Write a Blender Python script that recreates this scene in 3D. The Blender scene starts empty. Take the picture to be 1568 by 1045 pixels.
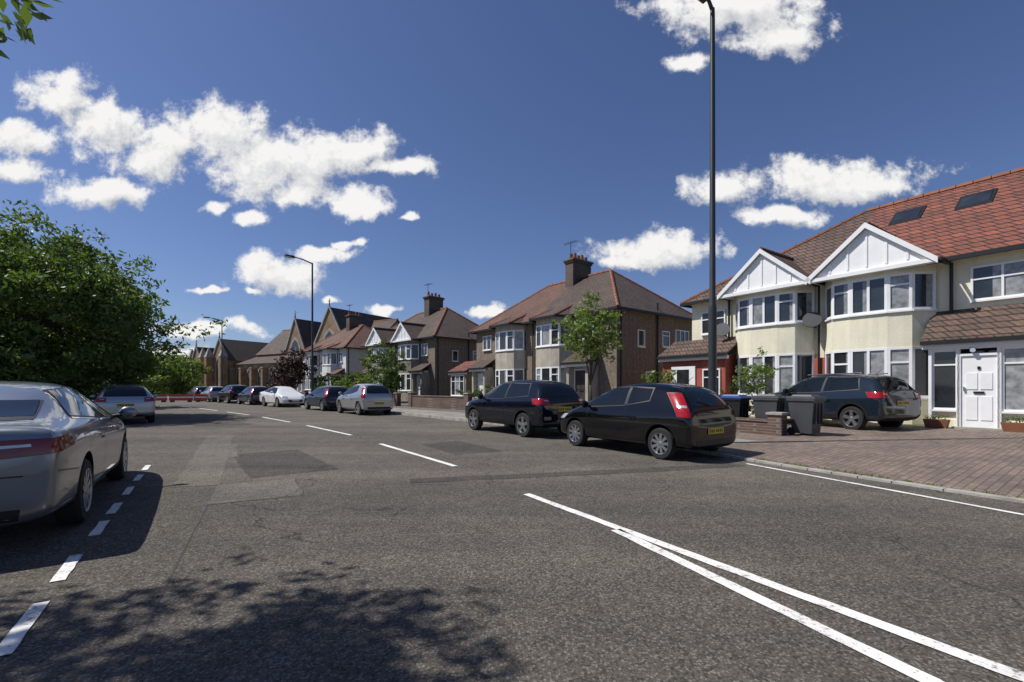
import bpy,bmesh,math,random
from mathutils import Vector,Matrix
from mathutils.bvhtree import BVHTree
import numpy as np
random.seed(7)
D=bpy.data
scene=bpy.context.scene
COL=scene.collection
rad=math.radians
# ---------------------------------------------------------------- node helpers
def newmat(name):
    m=D.materials.new(name); m.use_nodes=True
    nt=m.node_tree; nt.nodes.clear()
    out=nt.nodes.new('ShaderNodeOutputMaterial')
    b=nt.nodes.new('ShaderNodeBsdfPrincipled')
    nt.links.new(b.outputs[0],out.inputs[0])
    return m,nt,b,out
def math_(nt,op,a,b=None,c=None,clamp=False):
    n=nt.nodes.new('ShaderNodeMath'); n.operation=op; n.use_clamp=clamp
    for i,x in enumerate((a,b,c)):
        if x is None: continue
        if isinstance(x,(int,float)): n.inputs[i].default_value=x
        else: nt.links.new(x,n.inputs[i])
    return n.outputs[0]
def mixc(nt,f,a,b,mode='MIX'):
    n=nt.nodes.new('ShaderNodeMix'); n.data_type='RGBA'; n.blend_type=mode
    if isinstance(f,(int,float)): n.inputs[0].default_value=f
    else: nt.links.new(f,n.inputs[0])
    for i,x in ((6,a),(7,b)):
        if isinstance(x,(tuple,list)): n.inputs[i].default_value=(x[0],x[1],x[2],1)
        else: nt.links.new(x,n.inputs[i])
    return n.outputs[2]
def ramp(nt,f,p0,p1,c0=(0,0,0,1),c1=(1,1,1,1)):
    r=nt.nodes.new('ShaderNodeValToRGB')
    r.color_ramp.elements[0].position=p0; r.color_ramp.elements[1].position=p1
    r.color_ramp.elements[0].color=c0; r.color_ramp.elements[1].color=c1
    nt.links.new(f,r.inputs[0]); return r.outputs[0]
def noise(nt,vec,scale,detail=4,rough=.55,dist=0):
    n=nt.nodes.new('ShaderNodeTexNoise'); n.inputs['Scale'].default_value=scale
    n.inputs['Detail'].default_value=detail; n.inputs['Roughness'].default_value=rough
    n.inputs['Distortion'].default_value=dist
    if vec is not None: nt.links.new(vec,n.inputs['Vector'])
    return n.outputs[0]
def objco(nt):
    return nt.nodes.new('ShaderNodeTexCoord').outputs['Object']
def bump(nt,b,h,strength=.3,dist=.02):
    n=nt.nodes.new('ShaderNodeBump'); n.inputs['Strength'].default_value=strength
    n.inputs['Distance'].default_value=dist
    nt.links.new(h,n.inputs['Height']); nt.links.new(n.outputs[0],b.inputs['Normal'])
def simple(name,col,rough=.6,metal=0,coat=0,var=.12,scale=3,bmp=0,bscale=60,spec=.5,streak=0):
    m,nt,b,o=newmat(name); co=objco(nt)
    n=noise(nt,co,scale,3)
    f=ramp(nt,n,.3,.7,(1-var,1-var,1-var,1),(1+var*.5,1+var*.5,1+var*.5,1))
    c=mixc(nt,1,col,f,'MULTIPLY')
    if streak:
        mp=nt.nodes.new('ShaderNodeMapping'); mp.inputs['Scale'].default_value=(5,5,.5); nt.links.new(co,mp.inputs[0])
        c=mixc(nt,1,c,ramp(nt,noise(nt,mp.outputs[0],1.3,4),.35,.65,(1-streak,1-streak,1-streak*1.1,1),(1,1,1,1)),'MULTIPLY')
    nt.links.new(c,b.inputs['Base Color'])
    b.inputs['Roughness'].default_value=rough; b.inputs['Metallic'].default_value=metal
    b.inputs['Coat Weight'].default_value=coat; b.inputs['Coat Roughness'].default_value=.03
    b.inputs['Specular IOR Level'].default_value=spec
    if bmp: bump(nt,b,noise(nt,co,bscale,2),bmp,.02)
    return m
def tiles(name,c1,c2,bw,rh,mortar,mcol,rough=.75,wallmode=True,rot=0,bmp=.6,saw=False,stain=.35):
    m,nt,b,o=newmat(name); co=objco(nt)
    s=nt.nodes.new('ShaderNodeSeparateXYZ'); nt.links.new(co,s.inputs[0])
    cb=nt.nodes.new('ShaderNodeCombineXYZ')
    if wallmode:
        nt.links.new(math_(nt,'ADD',s.outputs[0],s.outputs[1]),cb.inputs[0]); nt.links.new(s.outputs[2],cb.inputs[1])
    else:
        c,si=math.cos(rot),math.sin(rot)
        nt.links.new(math_(nt,'ADD',math_(nt,'MULTIPLY',s.outputs[0],c),math_(nt,'MULTIPLY',s.outputs[1],si)),cb.inputs[0])
        nt.links.new(math_(nt,'ADD',math_(nt,'MULTIPLY',s.outputs[0],-si),math_(nt,'MULTIPLY',s.outputs[1],c)),cb.inputs[1])
    br=nt.nodes.new('ShaderNodeTexBrick')
    nt.links.new(cb.outputs[0],br.inputs['Vector'])
    br.inputs['Scale'].default_value=1; br.inputs['Brick Width'].default_value=bw; br.inputs['Row Height'].default_value=rh
    br.inputs['Mortar Size'].default_value=mortar; br.inputs['Mortar Smooth'].default_value=.2
    br.inputs['Color1'].default_value=(*c1,1); br.inputs['Color2'].default_value=(*c2,1); br.inputs['Mortar'].default_value=(*mcol,1)
    st=ramp(nt,noise(nt,co,.9,5,.65),.3,.7,(1-stain,1-stain,1-stain,1),(1.15,1.12,1.1,1))
    st2=ramp(nt,noise(nt,co,14,3,.6),.3,.7,(.8,.8,.8,1),(1.12,1.12,1.12,1))
    c=mixc(nt,1,br.outputs[0],st,'MULTIPLY'); c=mixc(nt,1,c,st2,'MULTIPLY')
    b.inputs['Roughness'].default_value=rough
    if saw:
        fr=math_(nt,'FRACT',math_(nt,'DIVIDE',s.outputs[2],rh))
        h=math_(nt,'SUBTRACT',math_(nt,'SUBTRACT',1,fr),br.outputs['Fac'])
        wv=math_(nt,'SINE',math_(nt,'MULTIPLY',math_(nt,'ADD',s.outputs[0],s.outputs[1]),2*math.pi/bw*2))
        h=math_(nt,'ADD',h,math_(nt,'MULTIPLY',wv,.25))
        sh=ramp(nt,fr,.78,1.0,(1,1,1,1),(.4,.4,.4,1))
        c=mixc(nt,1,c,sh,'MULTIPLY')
        lf=ramp(nt,noise(nt,co,5,5,.7),.6,.72)
        c=mixc(nt,math_(nt,'MULTIPLY',lf,.35),c,(.14,.13,.09))
        bump(nt,b,h,bmp,.04)
    else:
        bump(nt,b,math_(nt,'SUBTRACT',math_(nt,'MULTIPLY',noise(nt,co,40,2),.4),br.outputs['Fac']),bmp,.008)
    nt.links.new(c,b.inputs['Base Color'])
    return m
def leafmat(name,dark,light,trans=.35):
    m,nt,b,o=newmat(name)
    g=nt.nodes.new('ShaderNodeNewGeometry'); co=objco(nt)
    f=math_(nt,'ADD',math_(nt,'MULTIPLY',g.outputs['Random Per Island'],.6),math_(nt,'MULTIPLY',noise(nt,co,1.2,1),.5),clamp=True)
    c=mixc(nt,f,dark,light)
    nt.links.new(c,b.inputs['Base Color']); b.inputs['Roughness'].default_value=.5
    t=nt.nodes.new('ShaderNodeBsdfTranslucent')
    tc=mixc(nt,1,c,(1.5,1.6,.6),'MULTIPLY'); nt.links.new(tc,t.inputs[0])
    mx=nt.nodes.new('ShaderNodeMixShader'); mx.inputs[0].default_value=trans
    nt.links.new(b.outputs[0],mx.inputs[1]); nt.links.new(t.outputs[0],mx.inputs[2]); nt.links.new(mx.outputs[0],o.inputs[0])
    return m
# ---------------------------------------------------------------- mesh builder
def empty(name,loc=(0,0,0),rot=0):
    e=D.objects.new(name,None); e.empty_display_size=.3; COL.objects.link(e)
    e.location=loc; e.rotation_euler=(0,0,rot); return e
class MB:
    def __init__(s): s.v=[];s.f=[];s.m=[];s.mats=[]
    def mi(s,mat):
        if mat not in s.mats: s.mats.append(mat)
        return s.mats.index(mat)
    def face(s,pts,mat):
        n=len(s.v); s.v+= [tuple(p) for p in pts]; s.f.append(tuple(range(n,n+len(pts)))); s.m.append(s.mi(mat))
    def solid(s,bot,top,mat):
        n=len(bot); k=len(s.v); s.v+=[tuple(p) for p in bot]+[tuple(p) for p in top]; mi=s.mi(mat)
        s.f.append(tuple(range(k+n-1,k-1,-1))); s.f.append(tuple(range(k+n,k+2*n)))
        for i in range(n):
            j=(i+1)%n; s.f.append((k+i,k+j,k+n+j,k+n+i))
        s.m+=[mi]*(n+2)
    def box(s,x0,x1,y0,y1,z0,z1,mat):
        x0,x1=min(x0,x1),max(x0,x1); y0,y1=min(y0,y1),max(y0,y1)
        p=[(x0,y0),(x1,y0),(x1,y1),(x0,y1)]
        s.solid([(a,b,z0) for a,b in p],[(a,b,z1) for a,b in p],mat)
    def obox(s,a,b,z0,z1,t0,t1,mat):
        dx,dy=b[0]-a[0],b[1]-a[1]; l=math.hypot(dx,dy); nx,ny=-dy/l,dx/l
        p=[(a[0]+nx*t0,a[1]+ny*t0),(b[0]+nx*t0,b[1]+ny*t0),(b[0]+nx*t1,b[1]+ny*t1),(a[0]+nx*t1,a[1]+ny*t1)]
        s.solid([(x,y,z0) for x,y in p],[(x,y,z1) for x,y in p],mat)
    def prism(s,poly,z0,z1,mat): s.solid([(x,y,z0) for x,y in poly],[(x,y,z1) for x,y in poly],mat)
    def cyl(s,a,b,r0,r1,n,mat):
        a=Vector(a);b=Vector(b);d=(b-a).normalized(); u=d.orthogonal().normalized(); w=d.cross(u)
        A=[];B=[]
        for i in range(n):
            t=2*math.pi*i/n; o=u*math.cos(t)+w*math.sin(t); A.append(a+o*r0); B.append(b+o*r1)
        s.solid(A,B,mat)
    def beam(s,a,b,w,h,mat,up=(0,0,1)):
        a=Vector(a);b=Vector(b);d=(b-a).normalized(); sd=d.cross(Vector(up)).normalized(); u=sd.cross(d)
        c=lambda p:[p-sd*w/2-u*h/2,p+sd*w/2-u*h/2,p+sd*w/2+u*h/2,p-sd*w/2+u*h/2]
        s.solid(c(a),c(b),mat)
    def lathe(s,c,prof,n,mat,axis='y',sgn=1):
        k=len(s.v); m=len(prof); mi=s.mi(mat)
        for i in range(n):
            t=2*math.pi*i/n
            for r,y in prof:
                if axis=='y': s.v.append((c[0]+r*math.cos(t),c[1]+sgn*y,c[2]+r*math.sin(t)))
                else: s.v.append((c[0]+r*math.cos(t),c[1]+r*math.sin(t),c[2]+y))
        for i in range(n):
            for j in range(m-1):
                s.f.append((k+i*m+j,k+((i+1)%n)*m+j,k+((i+1)%n)*m+j+1,k+i*m+j+1)); s.m.append(mi)
    def obj(s,name,parent=None,smooth=False,recalc=True,angle=None):
        me=D.meshes.new(name); me.from_pydata(s.v,[],s.f)
        for m in s.mats: me.materials.append(m)
        me.polygons.foreach_set('material_index',s.m)
        if smooth: me.polygons.foreach_set('use_smooth',[True]*len(me.polygons))
        if recalc:
            bm=bmesh.new(); bm.from_mesh(me); bmesh.ops.recalc_face_normals(bm,faces=bm.faces); bm.to_mesh(me); bm.free()
        if angle: me.set_sharp_from_angle(angle=rad(angle))
        o=D.objects.new(name,me); COL.objects.link(o)
        if parent: o.parent=parent
        return o
# ---------------------------------------------------------------- materials
M={}
M['white']=simple('white_upvc',(.84,.84,.83),.4,var=.06)
M['whitew']=simple('white_render',(.74,.73,.70),.8,var=.12,bmp=.4,streak=.15)
M['cream']=simple('cream_render',(.84,.79,.60),.85,var=.08,scale=1.2,bmp=.5,bscale=45,streak=.10)
M['creamd']=simple('stone_render',(.50,.45,.37),.9,var=.2,scale=1.5,bmp=.7,bscale=60,streak=.2)
M['brownr']=simple('brown_pebbledash',(.26,.205,.155),.95,var=.3,scale=6,bmp=1,bscale=55,streak=.22)
M['greyr']=simple('grey_pebbledash',(.32,.28,.23),.95,var=.3,scale=6,bmp=1,bscale=55,streak=.2)
M['redp']=simple('red_masonry',(.36,.085,.05),.8,var=.2,bmp=.4)
M['brick']=tiles('stock_brick',(.17,.095,.068),(.115,.07,.052),.225,.075,.012,(.2,.18,.155),bmp=.5)
M['cbrick']=tiles('chimney_brick',(.13,.085,.06),(.09,.06,.045),.225,.075,.012,(.14,.13,.11),bmp=.5)
M['ybrick']=tiles('church_brick',(.42,.24,.12),(.28,.15,.08),.225,.075,.012,(.34,.28,.2),bmp=.5)
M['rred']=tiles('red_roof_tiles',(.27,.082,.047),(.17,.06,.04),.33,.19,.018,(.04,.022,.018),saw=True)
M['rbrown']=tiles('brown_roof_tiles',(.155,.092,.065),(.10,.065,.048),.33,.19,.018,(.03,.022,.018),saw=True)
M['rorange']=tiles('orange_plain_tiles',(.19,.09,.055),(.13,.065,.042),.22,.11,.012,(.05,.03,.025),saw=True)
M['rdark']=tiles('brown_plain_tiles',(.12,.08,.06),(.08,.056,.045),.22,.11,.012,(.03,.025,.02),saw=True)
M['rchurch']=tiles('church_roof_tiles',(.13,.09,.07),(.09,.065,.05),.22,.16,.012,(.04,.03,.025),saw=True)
M['terra']=simple('terracotta_ridge',(.27,.10,.05),.8,var=.25)
M['black']=simple('black_plastic',(.012,.012,.013),.45,var=.2)
M['glassw']=simple('window_glass',(.03,.035,.04),.06,var=.5,scale=1.5,spec=.8)
M['curtain']=simple('net_curtain_glass',(.30,.31,.31),.12,var=.5,scale=5,spec=.7)
M['dwood']=simple('dark_door_paint',(.05,.04,.035),.5)
M['concrete']=simple('kerb_concrete',(.38,.36,.32),.9,var=.3,scale=2.5,bmp=.6)
M['grey']=simple('bin_grey_plastic',(.06,.063,.068),.5,var=.15)
M['blue']=simple('blue_lid_plastic',(.02,.07,.25),.45)
M['bark']=simple('bark',(.09,.07,.05),.95,var=.4,scale=8,bmp=1,bscale=20)
M['lampp']=simple('lamp_column_paint',(.035,.038,.04),.4,var=.15)
M['rubber']=simple('tyre_rubber',(.018,.018,.018),.85,var=.2)
M['alloy']=simple('alloy_rim',(.5,.5,.52),.3,metal=.9,var=.08)
M['chrome']=simple('chrome_trim',(.7,.7,.7),.12,metal=1,var=.03)
M['cglass']=simple('car_glass',(.006,.008,.009),.02,var=.3,spec=.7)
M['tail']=simple('tail_lens',(.36,.008,.01),.12,coat=.6,var=.25,scale=12)
M['taild']=simple('tail_lens_dark',(.20,.006,.009),.1,coat=.6,var=.3,scale=14)
M['clear']=simple('head_lens',(.55,.57,.6),.1,metal=.4,coat=1,var=.2,scale=20)
M['plate']=simple('yellow_plate',(.62,.42,.03),.4,var=.05)
M['wplate']=simple('white_plate',(.7,.7,.68),.4,var=.05)
M['orange']=simple('orange_barrier_plastic',(.6,.09,.03),.5,var=.15)
def paint(n,c,metal=.5,rough=.3,coat=1,spec=.5): return simple(n,c,rough,metal=metal,coat=coat,var=.03,spec=spec)
M['leaf']=leafmat('leaves_green',(.05,.085,.02),(.14,.20,.055))
M['leafb']=leafmat('leaves_bright',(.08,.13,.025),(.20,.26,.07))
M['leafd']=leafmat('leaves_dark',(.022,.04,.012),(.06,.095,.03))
M['leafp']=leafmat('leaves_purple',(.03,.012,.014),(.07,.03,.03),.2)
# asphalt
def asphalt(name,base,speck,big=.25):
    m,nt,b,o=newmat(name); co=objco(nt)
    n1=noise(nt,co,60,4,.78); n2=noise(nt,co,.35,4,.6); n3=noise(nt,co,3.5,4,.7)
    vo=nt.nodes.new('ShaderNodeTexVoronoi'); vo.inputs['Scale'].default_value=62; nt.links.new(co,vo.inputs['Vector'])
    vs=nt.nodes.new('ShaderNodeSeparateColor'); nt.links.new(vo.outputs['Color'],vs.inputs[0])
    st=math_(nt,'MULTIPLY',math_(nt,'GREATER_THAN',vs.outputs[0],.62),math_(nt,'LESS_THAN',vo.outputs['Distance'],.5))
    dk=math_(nt,'LESS_THAN',vs.outputs[1],.28)
    g=ramp(nt,n1,.32,.68,(.5,.5,.5,1),(1.5,1.48,1.45,1))
    c=mixc(nt,1,base,g,'MULTIPLY')
    c=mixc(nt,math_(nt,'MULTIPLY',st,.6),c,speck)
    c=mixc(nt,math_(nt,'MULTIPLY',dk,.5),c,(.03,.028,.026))
    c=mixc(nt,1,c,ramp(nt,n2,.3,.7,(1-big,1-big,1-big,1),(1+big*.5,1+big*.45,1+big*.4,1)),'MULTIPLY')
    c=mixc(nt,1,c,ramp(nt,n3,.3,.75,(.82,.82,.82,1),(1.12,1.12,1.12,1)),'MULTIPLY')
    mp=nt.nodes.new('ShaderNodeMapping'); mp.inputs['Rotation'].default_value=(0,0,rad(-124)); mp.inputs['Scale'].default_value=(.06,.9,1); nt.links.new(co,mp.inputs[0])
    c=mixc(nt,1,c,ramp(nt,noise(nt,mp.outputs[0],1,3),.35,.65,(.82,.82,.83,1),(1.14,1.12,1.09,1)),'MULTIPLY')
    oil=ramp(nt,noise(nt,co,2.2,3,.5),.68,.78)
    c=mixc(nt,math_(nt,'MULTIPLY',oil,.45),c,(.045,.04,.036))
    wc=nt.nodes.new('ShaderNodeTexVoronoi'); wc.feature='DISTANCE_TO_EDGE'; wc.inputs['Scale'].default_value=.28
    wn=nt.nodes.new('ShaderNodeTexNoise'); wn.inputs['Scale'].default_value=1.5; wn.inputs['Detail'].default_value=5; nt.links.new(co,wn.inputs['Vector'])
    va=nt.nodes.new('ShaderNodeVectorMath'); va.operation='ADD'; nt.links.new(co,va.inputs[0]); nt.links.new(wn.outputs['Color'],va.inputs[1])
    nt.links.new(va.outputs[0],wc.inputs['Vector'])
    cr=math_(nt,'MULTIPLY',math_(nt,'LESS_THAN',wc.outputs['Distance'],.0030),math_(nt,'GREATER_THAN',noise(nt,co,.5,1),.5))
    c=mixc(nt,math_(nt,'MULTIPLY',cr,.6),c,(.02,.018,.016))
    nt.links.new(c,b.inputs['Base Color']); b.inputs['Roughness'].default_value=.9; b.inputs['Specular IOR Level'].default_value=.25
    bump(nt,b,n1,1,.018)
    return m
M['road']=asphalt('asphalt',(.142,.128,.110),(.35,.32,.28))
M['roadd']=asphalt('asphalt_dark_patch',(.085,.078,.070),(.22,.2,.18))
M['roadl']=asphalt('asphalt_light_patch',(.195,.178,.155),(.36,.34,.3))
M['tar']=simple('tar_seal',(.035,.032,.03),.6,var=.3)
M['footway']=asphalt('footway_asphalt',(.18,.165,.145),(.32,.3,.27))
def paintmat():
    m,nt,b,o=newmat('thermoplastic_white'); co=objco(nt)
    n=noise(nt,co,26,5,.8); n2=noise(nt,co,2.5,3)
    f=ramp(nt,math_(nt,'ADD',n,math_(nt,'MULTIPLY',n2,.3)),.50,.60)
    c=mixc(nt,f,(.22,.205,.185),(.78,.76,.72))
    c=mixc(nt,1,c,ramp(nt,n2,.3,.7,(.85,.85,.85,1),(1.08,1.08,1.08,1)),'MULTIPLY')
    nt.links.new(c,b.inputs['Base Color']); b.inputs['Roughness'].default_value=.75
    bump(nt,b,noise(nt,co,60,2),.5,.01)
    return m
M['line']=paintmat()
M['block']=tiles('block_paving',(.25,.19,.155),(.17,.135,.112),.21,.105,.008,(.10,.085,.07),wallmode=False,rot=rad(35),bmp=.5)
M['slab']=tiles('paving_slabs',(.31,.29,.255),(.27,.25,.22),.6,.6,.012,(.12,.11,.09),wallmode=False,rot=rad(36),bmp=.4)
M['grass']=simple('grass_ground',(.07,.09,.03),.95,var=.45,scale=1.5,bmp=1,bscale=30)
M['earth']=simple('ground_earth',(.10,.10,.07),.95,var=.35,scale=.3)
# ---------------------------------------------------------------- ground, road
def dirs(poly):
    out=[]
    for i in range(len(poly)):
        a=Vector(poly[max(i-1,0)]);b=Vector(poly[min(i+1,len(poly)-1)]); d=(b-a).normalized(); out.append((d.y,-d.x))
    return out
def smoothpoly(poly,k=6):
    P=[Vector(p) for p in poly]; out=[]
    for i in range(len(P)-1):
        p0=P[max(i-1,0)];p1=P[i];p2=P[i+1];p3=P[min(i+2,len(P)-1)]
        for j in range(k):
            t=j/k
            out.append(tuple(.5*((2*p1)+(p2-p0)*t+(2*p0-5*p1+4*p2-p3)*t*t+(3*p1-p0-3*p2+p3)*t**3)))
    out.append(tuple(P[-1])); return out
RK=[(26,-27),(18,-14),(10.4,-1.3),(6.3,5.55),(4.85,8.2),(3.4,11),(1.4,14.3),(-1.3,18),(-5.2,22.8),(-9.1,27),(-12.8,30.3),(-18.3,35),(-27,43),(-36,51.5),(-80,93)]
LK=[(13,-25),(5,-13),(-1.2,-3.6),(-5.23,2.4),(-7.2,5.4),(-10.7,10.4),(-15.5,16.4),(-20.4,21.7),(-26,27),(-40,40),(-84,82)]
R=smoothpoly(RK); L=smoothpoly(LK)
def off(poly,o):
    return [(p[0]+n[0]*o,p[1]+n[1]*o) for p,n in zip(poly,dirs(poly))]
def strip(mb,poly,o0,o1,z0,z1,mat,i0=0,i1=None):
    a=off(poly,o0); b=off(poly,o1); i1=i1 or len(poly)
    f=lambda z,i: z[i] if isinstance(z,list) else z
    for i in range(i0,i1-1):
        mb.face([(*a[i],f(z0,i)),(*b[i],f(z1,i)),(*b[i+1],f(z1,i+1)),(*a[i+1],f(z0,i+1))],mat)
g=MB(); g.face([(-1500,-1500,-.01),(1500,-1500,-.01),(1500,1500,-.01),(-1500,1500,-.01)],M['earth']); g.obj('ground',recalc=False)
r=MB()
n=90
def resample(poly,n):
    P=[Vector(p) for p in poly]; d=[0]
    for i in range(1,len(P)): d.append(d[-1]+(P[i]-P[i-1]).length)
    out=[]
    for k in range(n+1):
        t=d[-1]*k/n; j=0
        while j<len(P)-2 and d[j+1]<t: j+=1
        out.append(tuple(P[j].lerp(P[j+1],(t-d[j])/(d[j+1]-d[j]))))
    return out
a=resample(L,n); b=resample(R,n)
for i in range(n): r.face([(*a[i],.004),(*b[i],.004),(*b[i+1],.004),(*a[i+1],.004)],M['road'])
r.obj('road',recalc=False)
def kh(p): 
    t=(p[1]-8.5)/2.5; t=max(0,min(1,t)); return .035+.085*t
kz=[kh(p) for p in R]
k=MB(); 
strip(k,R,0,.002,0.0,kz,M['concrete']); strip(k,R,.002,.14,kz,kz,M['concrete'])
k.obj('kerb',recalc=False)
kj=MB()
for i in range(len(R)-1):
    p=Vector(R[i]);q=Vector(R[i+1]); l=(q-p).length
    if p.y<0 or p.y>45: continue
    nn=Vector(dirs(R)[i]); s=0
    while s<l:
        c=p.lerp(q,s/l); d=(q-p)/l; z=kz[i]+(kz[i+1]-kz[i])*s/l+.001
        kj.face([(*(c-d*.006-nn*.002),z),(*(c+d*.006-nn*.002),z),(*(c+d*.006+nn*.14),z),(*(c-d*.006+nn*.14),z)],M['tar'])
        kj.face([(*(c-d*.006-nn*.002),0),(*(c+d*.006-nn*.002),0),(*(c+d*.006-nn*.002),z),(*(c-d*.006-nn*.002),z)],M['tar'])
        s+=.92
kj.obj('kerb_joints',recalc=False)
pv=MB()
i9=min(i for i,p in enumerate(R) if p[1]>9.6)
pz=[z-.004 for z in kz]
strip(pv,R,.14,2.3,pz,.125,M['block'],0,i9+1)
strip(pv,R,.14,2.3,pz,.125,M['slab'],i9)
pv.obj('pavement',recalc=False)
dv=MB()
i12=min(i for i,p in enumerate(R) if p[1]>10.6)
strip(dv,R,2.3,9,.125,.28,M['block'],0,i12+1)
strip(dv,R,2.3,9,.125,.28,M['footway'],i12)
dv.obj('driveway',recalc=False)
gd=MB(); strip(gd,R,9,60,.28,.28,M['grass']); gd.obj('garden_ground',recalc=False)
k=MB(); strip(k,L,-.002,0,.12,0,M['concrete']); strip(k,L,-.14,-.002,.12,.12,M['concrete']); k.obj('kerb',recalc=False)
pv=MB(); strip(pv,L,-2.4,-.14,.12,.116,M['slab']); pv.obj('pavement',recalc=False)
gd=MB(); strip(gd,L,-40,-2.4,.12,.115,M['grass']); gd.obj('grass_verge',recalc=False)
# markings
mk=MB()
def line(a,b,w,z=.012,mat=None,w2=None):
    a=Vector(a);b=Vector(b);d=(b-a).normalized();nn=Vector((d.y,-d.x)); w2=w2 or w
    k=max(1,int((b-a).length/.12)); L0=[];R0=[]
    for i in range(k+1):
        p=a.lerp(b,i/k); L0.append(p-nn*(w/2+random.uniform(-.005,.005))); R0.append(p+nn*(w/2+random.uniform(-.005,.005)))
    for i in range(k): mk.face([(*L0[i],z),(*R0[i],z),(*R0[i+1],z),(*L0[i+1],z)],mat or M['line'])
line((.19,6.05),(2.52,2.2),.11); line((2.52,2.2),(7,-5.3),.11)
line((1.03,4.53),(2.03,2.18),.11); line((2.03,2.18),(5.3,-5.5),.11)
for a,b in [((-1.02,8.17),(-3.3,11.4)),((-4.75,13.45),(-7.6,16.85)),((-9.0,18.45),(-11.87,21.6)),((-13.4,23.2),(-16.3,26.0)),((-17.8,27.5),(-20.8,30.3)),((-22.3,31.7),(-25.3,34.5))]:
    line(a,b,.11)
for a,b in [((-2.7,2.4),(-3.1,3.0)),((-3.33,3.33),(-3.68,3.85)),((-4.0,4.35),(-4.32,4.83)),((-4.5,5.1),(-4.82,5.58)),((-5.1,6.0),(-5.42,6.48)),((-5.7,6.9),(-6.02,7.38)),((-6.3,7.8),(-6.62,8.28))]:
    line(a,b,.085)
line((4.35,8.45),(5.72,5.0),.08); line((5.72,5.0),(8.4,.4),.08)
mk.obj('road_markings',recalc=False)
pt=MB()
def quad(p,mat,z=.008,seal=True):
    n=len(p); P=[]
    for i in range(n):
        a=Vector(p[i]);b=Vector(p[(i+1)%n]); k=max(1,int((b-a).length/.3))
        for j in range(k):
            q=a.lerp(b,j/k); P.append((q.x+random.uniform(-.02,.02),q.y+random.uniform(-.02,.02)))
    c=Vector((sum(q[0] for q in P)/len(P),sum(q[1] for q in P)/len(P)))
    if seal:
        Q=[]
        for q in P:
            d=(Vector(q)-c).normalized(); Q.append((q[0]+d.x*.015,q[1]+d.y*.015))
        pt.face([(*q,z-.002) for q in Q],M['tar'])
    pt.face([(*q,z) for q in P],mat)
quad([(-1.5,6.75),(2.4,7.65),(4.25,8.2),(4.1,8.5),(2.2,7.95),(-1.6,7.05)],M['roadd'],seal=False)
quad([(-4.85,6.5),(-4.25,6.6),(-8.2,13.4),(-8.85,13.2)],M['roadl'])
quad([(-4.1,7.1),(-3.0,7.9),(-4.9,10.4),(-5.9,9.6)],M['roadd'],seal=False)
quad([(-3.7,5.5),(-2.75,6.0),(-3.4,7.1),(-4.25,6.6)],M['roadl'],.0085)
quad([(-11.5,16.5),(-9.8,17.2),(-12.4,20.2),(-14,19.3)],M['roadd'],seal=False)
quad([(-1.2,9.6),(-.2,10.1),(-1.4,12.0),(-2.3,11.4)],M['roadd'],.0083,seal=False)
quad([(-6.2,9.0),(-5.6,9.3),(-6.9,11.4),(-7.3,11.0)],M['roadl'],.0083)
def seam(pts,w=.018):
    for a,b in zip(pts,pts[1:]):
        a=Vector(a);b=Vector(b);d=(b-a).normalized();nn=Vector((d.y,-d.x)); pt.face([(*(a-nn*w),.0065),(*(a+nn*w),.0065),(*(b+nn*w),.0065),(*(b-nn*w),.0065)],M['tar'])
seam([(-1.9,2.2),(-2.5,3.3),(-3.2,4.6),(-3.75,5.65),(-4.2,6.5)],.008); seam([(-8.5,13.3),(-10.2,15.7),(-12.5,18.3)],.012)
pt.obj('road_patch',recalc=False)
m=MB(); m.box(3.95,4.3,8.9,9.3,.0,.0075,M['tar']); m.obj('drain_cover')
# ---------------------------------------------------------------- houses
def win(mb,a,b,z0,z1,n=2,tr=.72,t=0,fr=None,open_=False,cur=.5,fw=.055):
    fr=fr or M['white']
    A=Vector(a);B=Vector(b)
    mb.obox(a,b,z0,z0+fw,t,t+.06,fr); mb.obox(a,b,z1-fw,z1,t,t+.06,fr)
    mb.obox(a,b,z0-.05,z0,t,t+.11,fr)
    l=(B-A).length; d=(B-A)/l
    for i in range(n+1):
        c=A+d*(l*i/n); h=fw/2
        p=c-d*h if 0<i<n else (c if i==0 else c-d*2*h); q=p+d*2*h
        mb.obox(p,q,z0+fw,z1-fw,t,t+.058,fr)
    if tr:
        zt=z0+(z1-z0)*tr; mb.obox(a,b,zt-fw*.4,zt+fw*.4,t,t+.05,fr)
    for i in range(n):
        p=A+d*(l*i/n+.01); q=A+d*(l*(i+1)/n-.01)
        rr=random.random()
        if rr<cur*.5: mb.obox(p,q,z0+.01,z1-.01,t-.02,t+.02,M['curtain'])
        else:
            mb.obox(p,q,z0+.01,z1-.01,t-.02,t+.02,M['glassw'])
            if rr<cur*1.3:
                s=l/n*random.uniform(.2,.38); mb.obox(p+d*.03,p+d*s,z0+.06,z1-.06,t+.02,t+.023,M['curtain'])
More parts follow.
